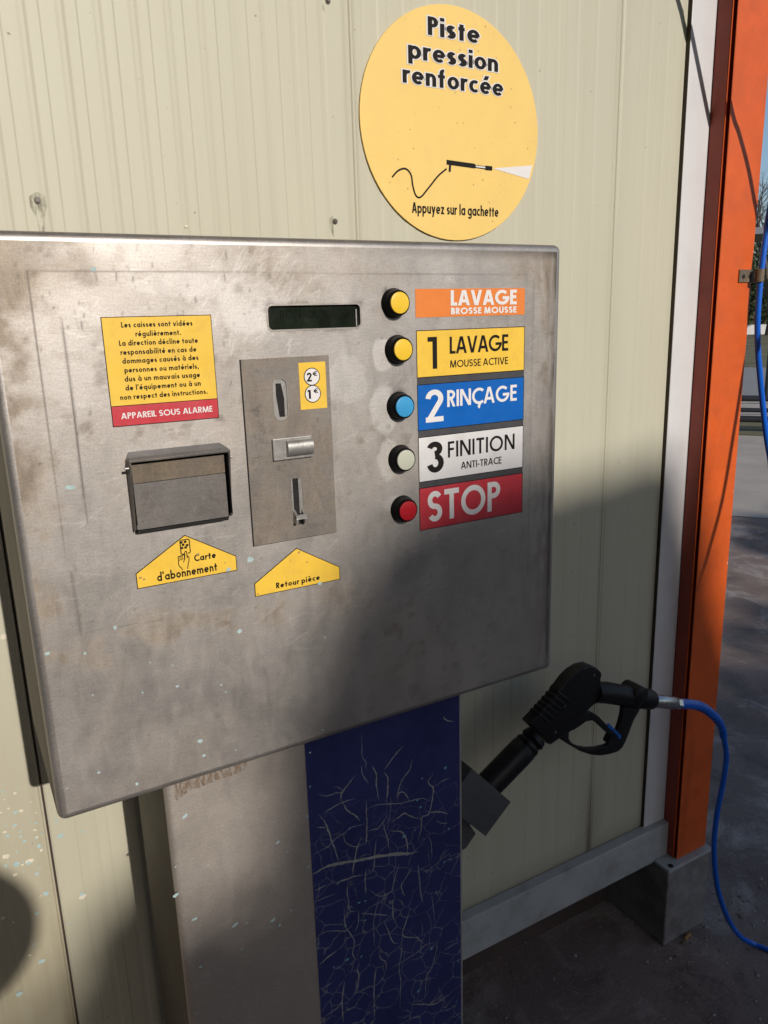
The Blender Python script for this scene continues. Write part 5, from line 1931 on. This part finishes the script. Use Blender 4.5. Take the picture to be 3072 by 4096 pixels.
branch(b, Vector((0, 0, 1)), zt * .42, .24, 0, tk)
tk.build('trunk', M_['bark'], bt, smooth=60)
br_.build('crown', M_['twig'], bt, smooth=60)

# ------------------------------------------------------------------ the wash bay's own roof, above the picture
can = thing('bay_roof', 'flat roof over the wash bay with dark underside', 'roof', (0, 0, 3.35), kind='thing')
mb = MB()
mb.box(-3.2, 2.2, -1.75, 1.35, 3.32, 3.46)
mb.build('roof_deck', M_['dark_footing'], can)
mb = MB()
mb.box(-3.22, 2.22, -1.80, -1.752, 3.26, 3.52)
mb.build('fascia', M_['orange'], can)
# ------------------------------------------------------------------ unseen things set across the forecourt, in front of the low sun
YO = -11.0


def occ(x, z, Y=YO):
    """point of the opposite side whose shadow passes through (x, z) beside the camera"""
    return Vector((x + SUN.x * Y, Y, CAM_Z + z + SUN.z * Y))


# evergreen hedge block, its outline shaped back from the shadow edge
outl = [(.02, -.80), (.065, -.57), (.09, -.47), (.13, -.40), (.21, -.345), (.27, -.375), (.335, -.425), (.385, -.40), (.395, -.335), (.352, -.25), (.318, -.19), (.322, -.14), (.346, -.085), (.394, .012), (.432, .070), (.50, .112), (.60, .136), (.70, .142), (.83, .145), (.95, .145), (1.08, .148), (1.22, .165), (1.30, .172), (1.345, .115), (1.375, .025), (1.41, -.10), (1.47, -.25), (1.56, -.40), (1.66, -.62), (1.70, -.80)]
outl = [tuple(p) for p in spline([(a_, b_, 0) for a_, b_ in outl], 4)]
P = []
for p in outl:
    q = occ(p[0], p[1])
    P.append((q.x, q.z))
P = [(P[0][0] - .25, 0.0), (P[0][0] - .22, 1.6), (P[0][0] - .12, 4.4)] + P + [(P[-1][0] + .1, 3.0), (P[-1][0] + .2, 1.5), (P[-1][0] + .2, 0)]
hed = thing('unseen_tall_hedge', 'unseen tall dark evergreen hedge across the forecourt', 'hedge', (P[0][0] + .8, YO, 0))
mb = MB()
mb.prism([(a_ , b_) for a_, b_ in P], YO - .5, YO + .02)
mb.build('hedge_core', M_['leaf'], hed)
mb = MB()
for i in range(len(P) - 1):
    a_, b_ = Vector(P[i]), Vector(P[i + 1])
    n = max(2, int((b_ - a_).length * 220))
    for _ in range(n):
        f = random.random()
        c = a_.lerp(b_, f)
        leaf_cards(mb, (c.x, YO - .25 + random.uniform(-.25, .25), c.y), (.022, .05, .022), 1, .03, random.randint(0, 1))
for _ in range(2500):
    c = (random.uniform(P[0][0], P[-1][0]), random.uniform(.2, 5.8))
    leaf_cards(mb, (c[0], YO + .04, c[1]), (.05, .03, .05), 1, .05, random.randint(0, 1))
mb.build('hedge_leaves', [M_['leaf'], M_['leaf2']], hed, recalc=False)
wo = MB()  # added unseen wall that cuts the sky light on the bay
wo.box(-16, -1.2, -11.6, -11.2, 0, 6.2)
wo.box(-16.05, -1.15, -11.7, -11.1, 6.2, 6.35)
o = wo.build('light_block_wall', M_['concrete'])
tag(o, 'added unseen wall across the forecourt, blocking sky light', 'wall', kind='thing')
# added lower hedge, unseen, to keep the ground at right in shade
lp = [(1.60, -1.05), (1.9, -.98), (2.6, -1.02), (3.4, -.98), (4.4, -1.0), (5.5, -.95), (6.8, -1.0), (8.5, -.98)]
lp = [(occ(a_, b_).x, occ(a_, b_).z) for a_, b_ in lp]
lp = [(lp[0][0], 0)] + lp + [(lp[-1][0], 0)]
mb = MB()
mb.prism(lp, YO - 1.2, YO - .2)
lh = thing('shade_hedge', 'added level hedge right of the tall hedge, shading the forecourt', 'hedge', (lp[2][0], YO, 0))
mb.build('hedge_core', M_['leaf'], lh)
mb = MB()
for _ in range(5000):
    a_ = random.uniform(lp[0][0], lp[-1][0])
    leaf_cards(mb, (a_, YO - .2 + random.uniform(0, .1), random.uniform(.1, lp[2][1])), (.08, .08, .08), 1, .09, random.randint(0, 1))
mb.build('hedge_leaves', [M_['leaf'], M_['leaf2']], lh, recalc=False)
# added dark partition, unseen, to darken what the steel sides reflect
mb = MB()
mb.box(-.95, -.85, -1.6, WY - .002, 0, 3.318)
o = mb.build('added_partition', simple('dark_blue_partition', (0.06, 0.07, 0.10), 0.6, 0, .1, 5))
tag(o, 'added dark blue partition left of the box, darkening its side', 'partition', kind='thing')
# second, looser trees further right: their crowns shade the forecourt on the right with gaps of sun
spots = [((2.05, -.72), .42), ((2.35, -.95), .40), ((2.75, -.78), .22), ((3.1, -.66), .20), ((3.45, -.60), .16), ((3.25, -1.0), .40), ((4.0, -.90), .45), ((4.6, -.35), .33), ((5.0, -.28), .38), ((5.5, -.35), .45), ((4.9, -.8), .5), ((5.8, -.8), .5), ((6.3, -.5), .45), ((1.9, -1.3), .5), ((2.7, -1.4), .5), ((3.6, -1.5), .6), ((4.6, -1.5), .6)]
cl_ = []
for (x, z), r in spots:
    q = occ(x, z)
    cl_.append(((q.x, q.y, q.z), (r, r * .8, r * .8)))
tree('unseen_broad_tree', 'unseen broad dark tree across the forecourt beside the hedge', (occ(3.6, 0).x, YO, 0), cl_, 3200, .07, .16)
# added disc on a pole behind the camera, casting an elbow's shadow
YM = -1.5
q = occ(-.062, -.350, YM)
blk = thing('elbow_blocker', 'added round elbow-shadow disc on a thin grey pole', 'blocker', (q.x, YM, 0))
mb = MB()
mb.tube([(q.x, YM, q.z), (q.x, YM + .012, q.z), (q.x, YM + .02, q.z)], [.117, .117, .10], 48)
mb.build('blocker_disc', M_['blocker_grey'], blk, smooth=40)
mb = MB()
mb.tube([(q.x - .02, YM - .014, 0), (q.x - .02, YM - .014, q.z)], .012, 12)
mb.build('pole', M_['light_metal'], blk, smooth=40)
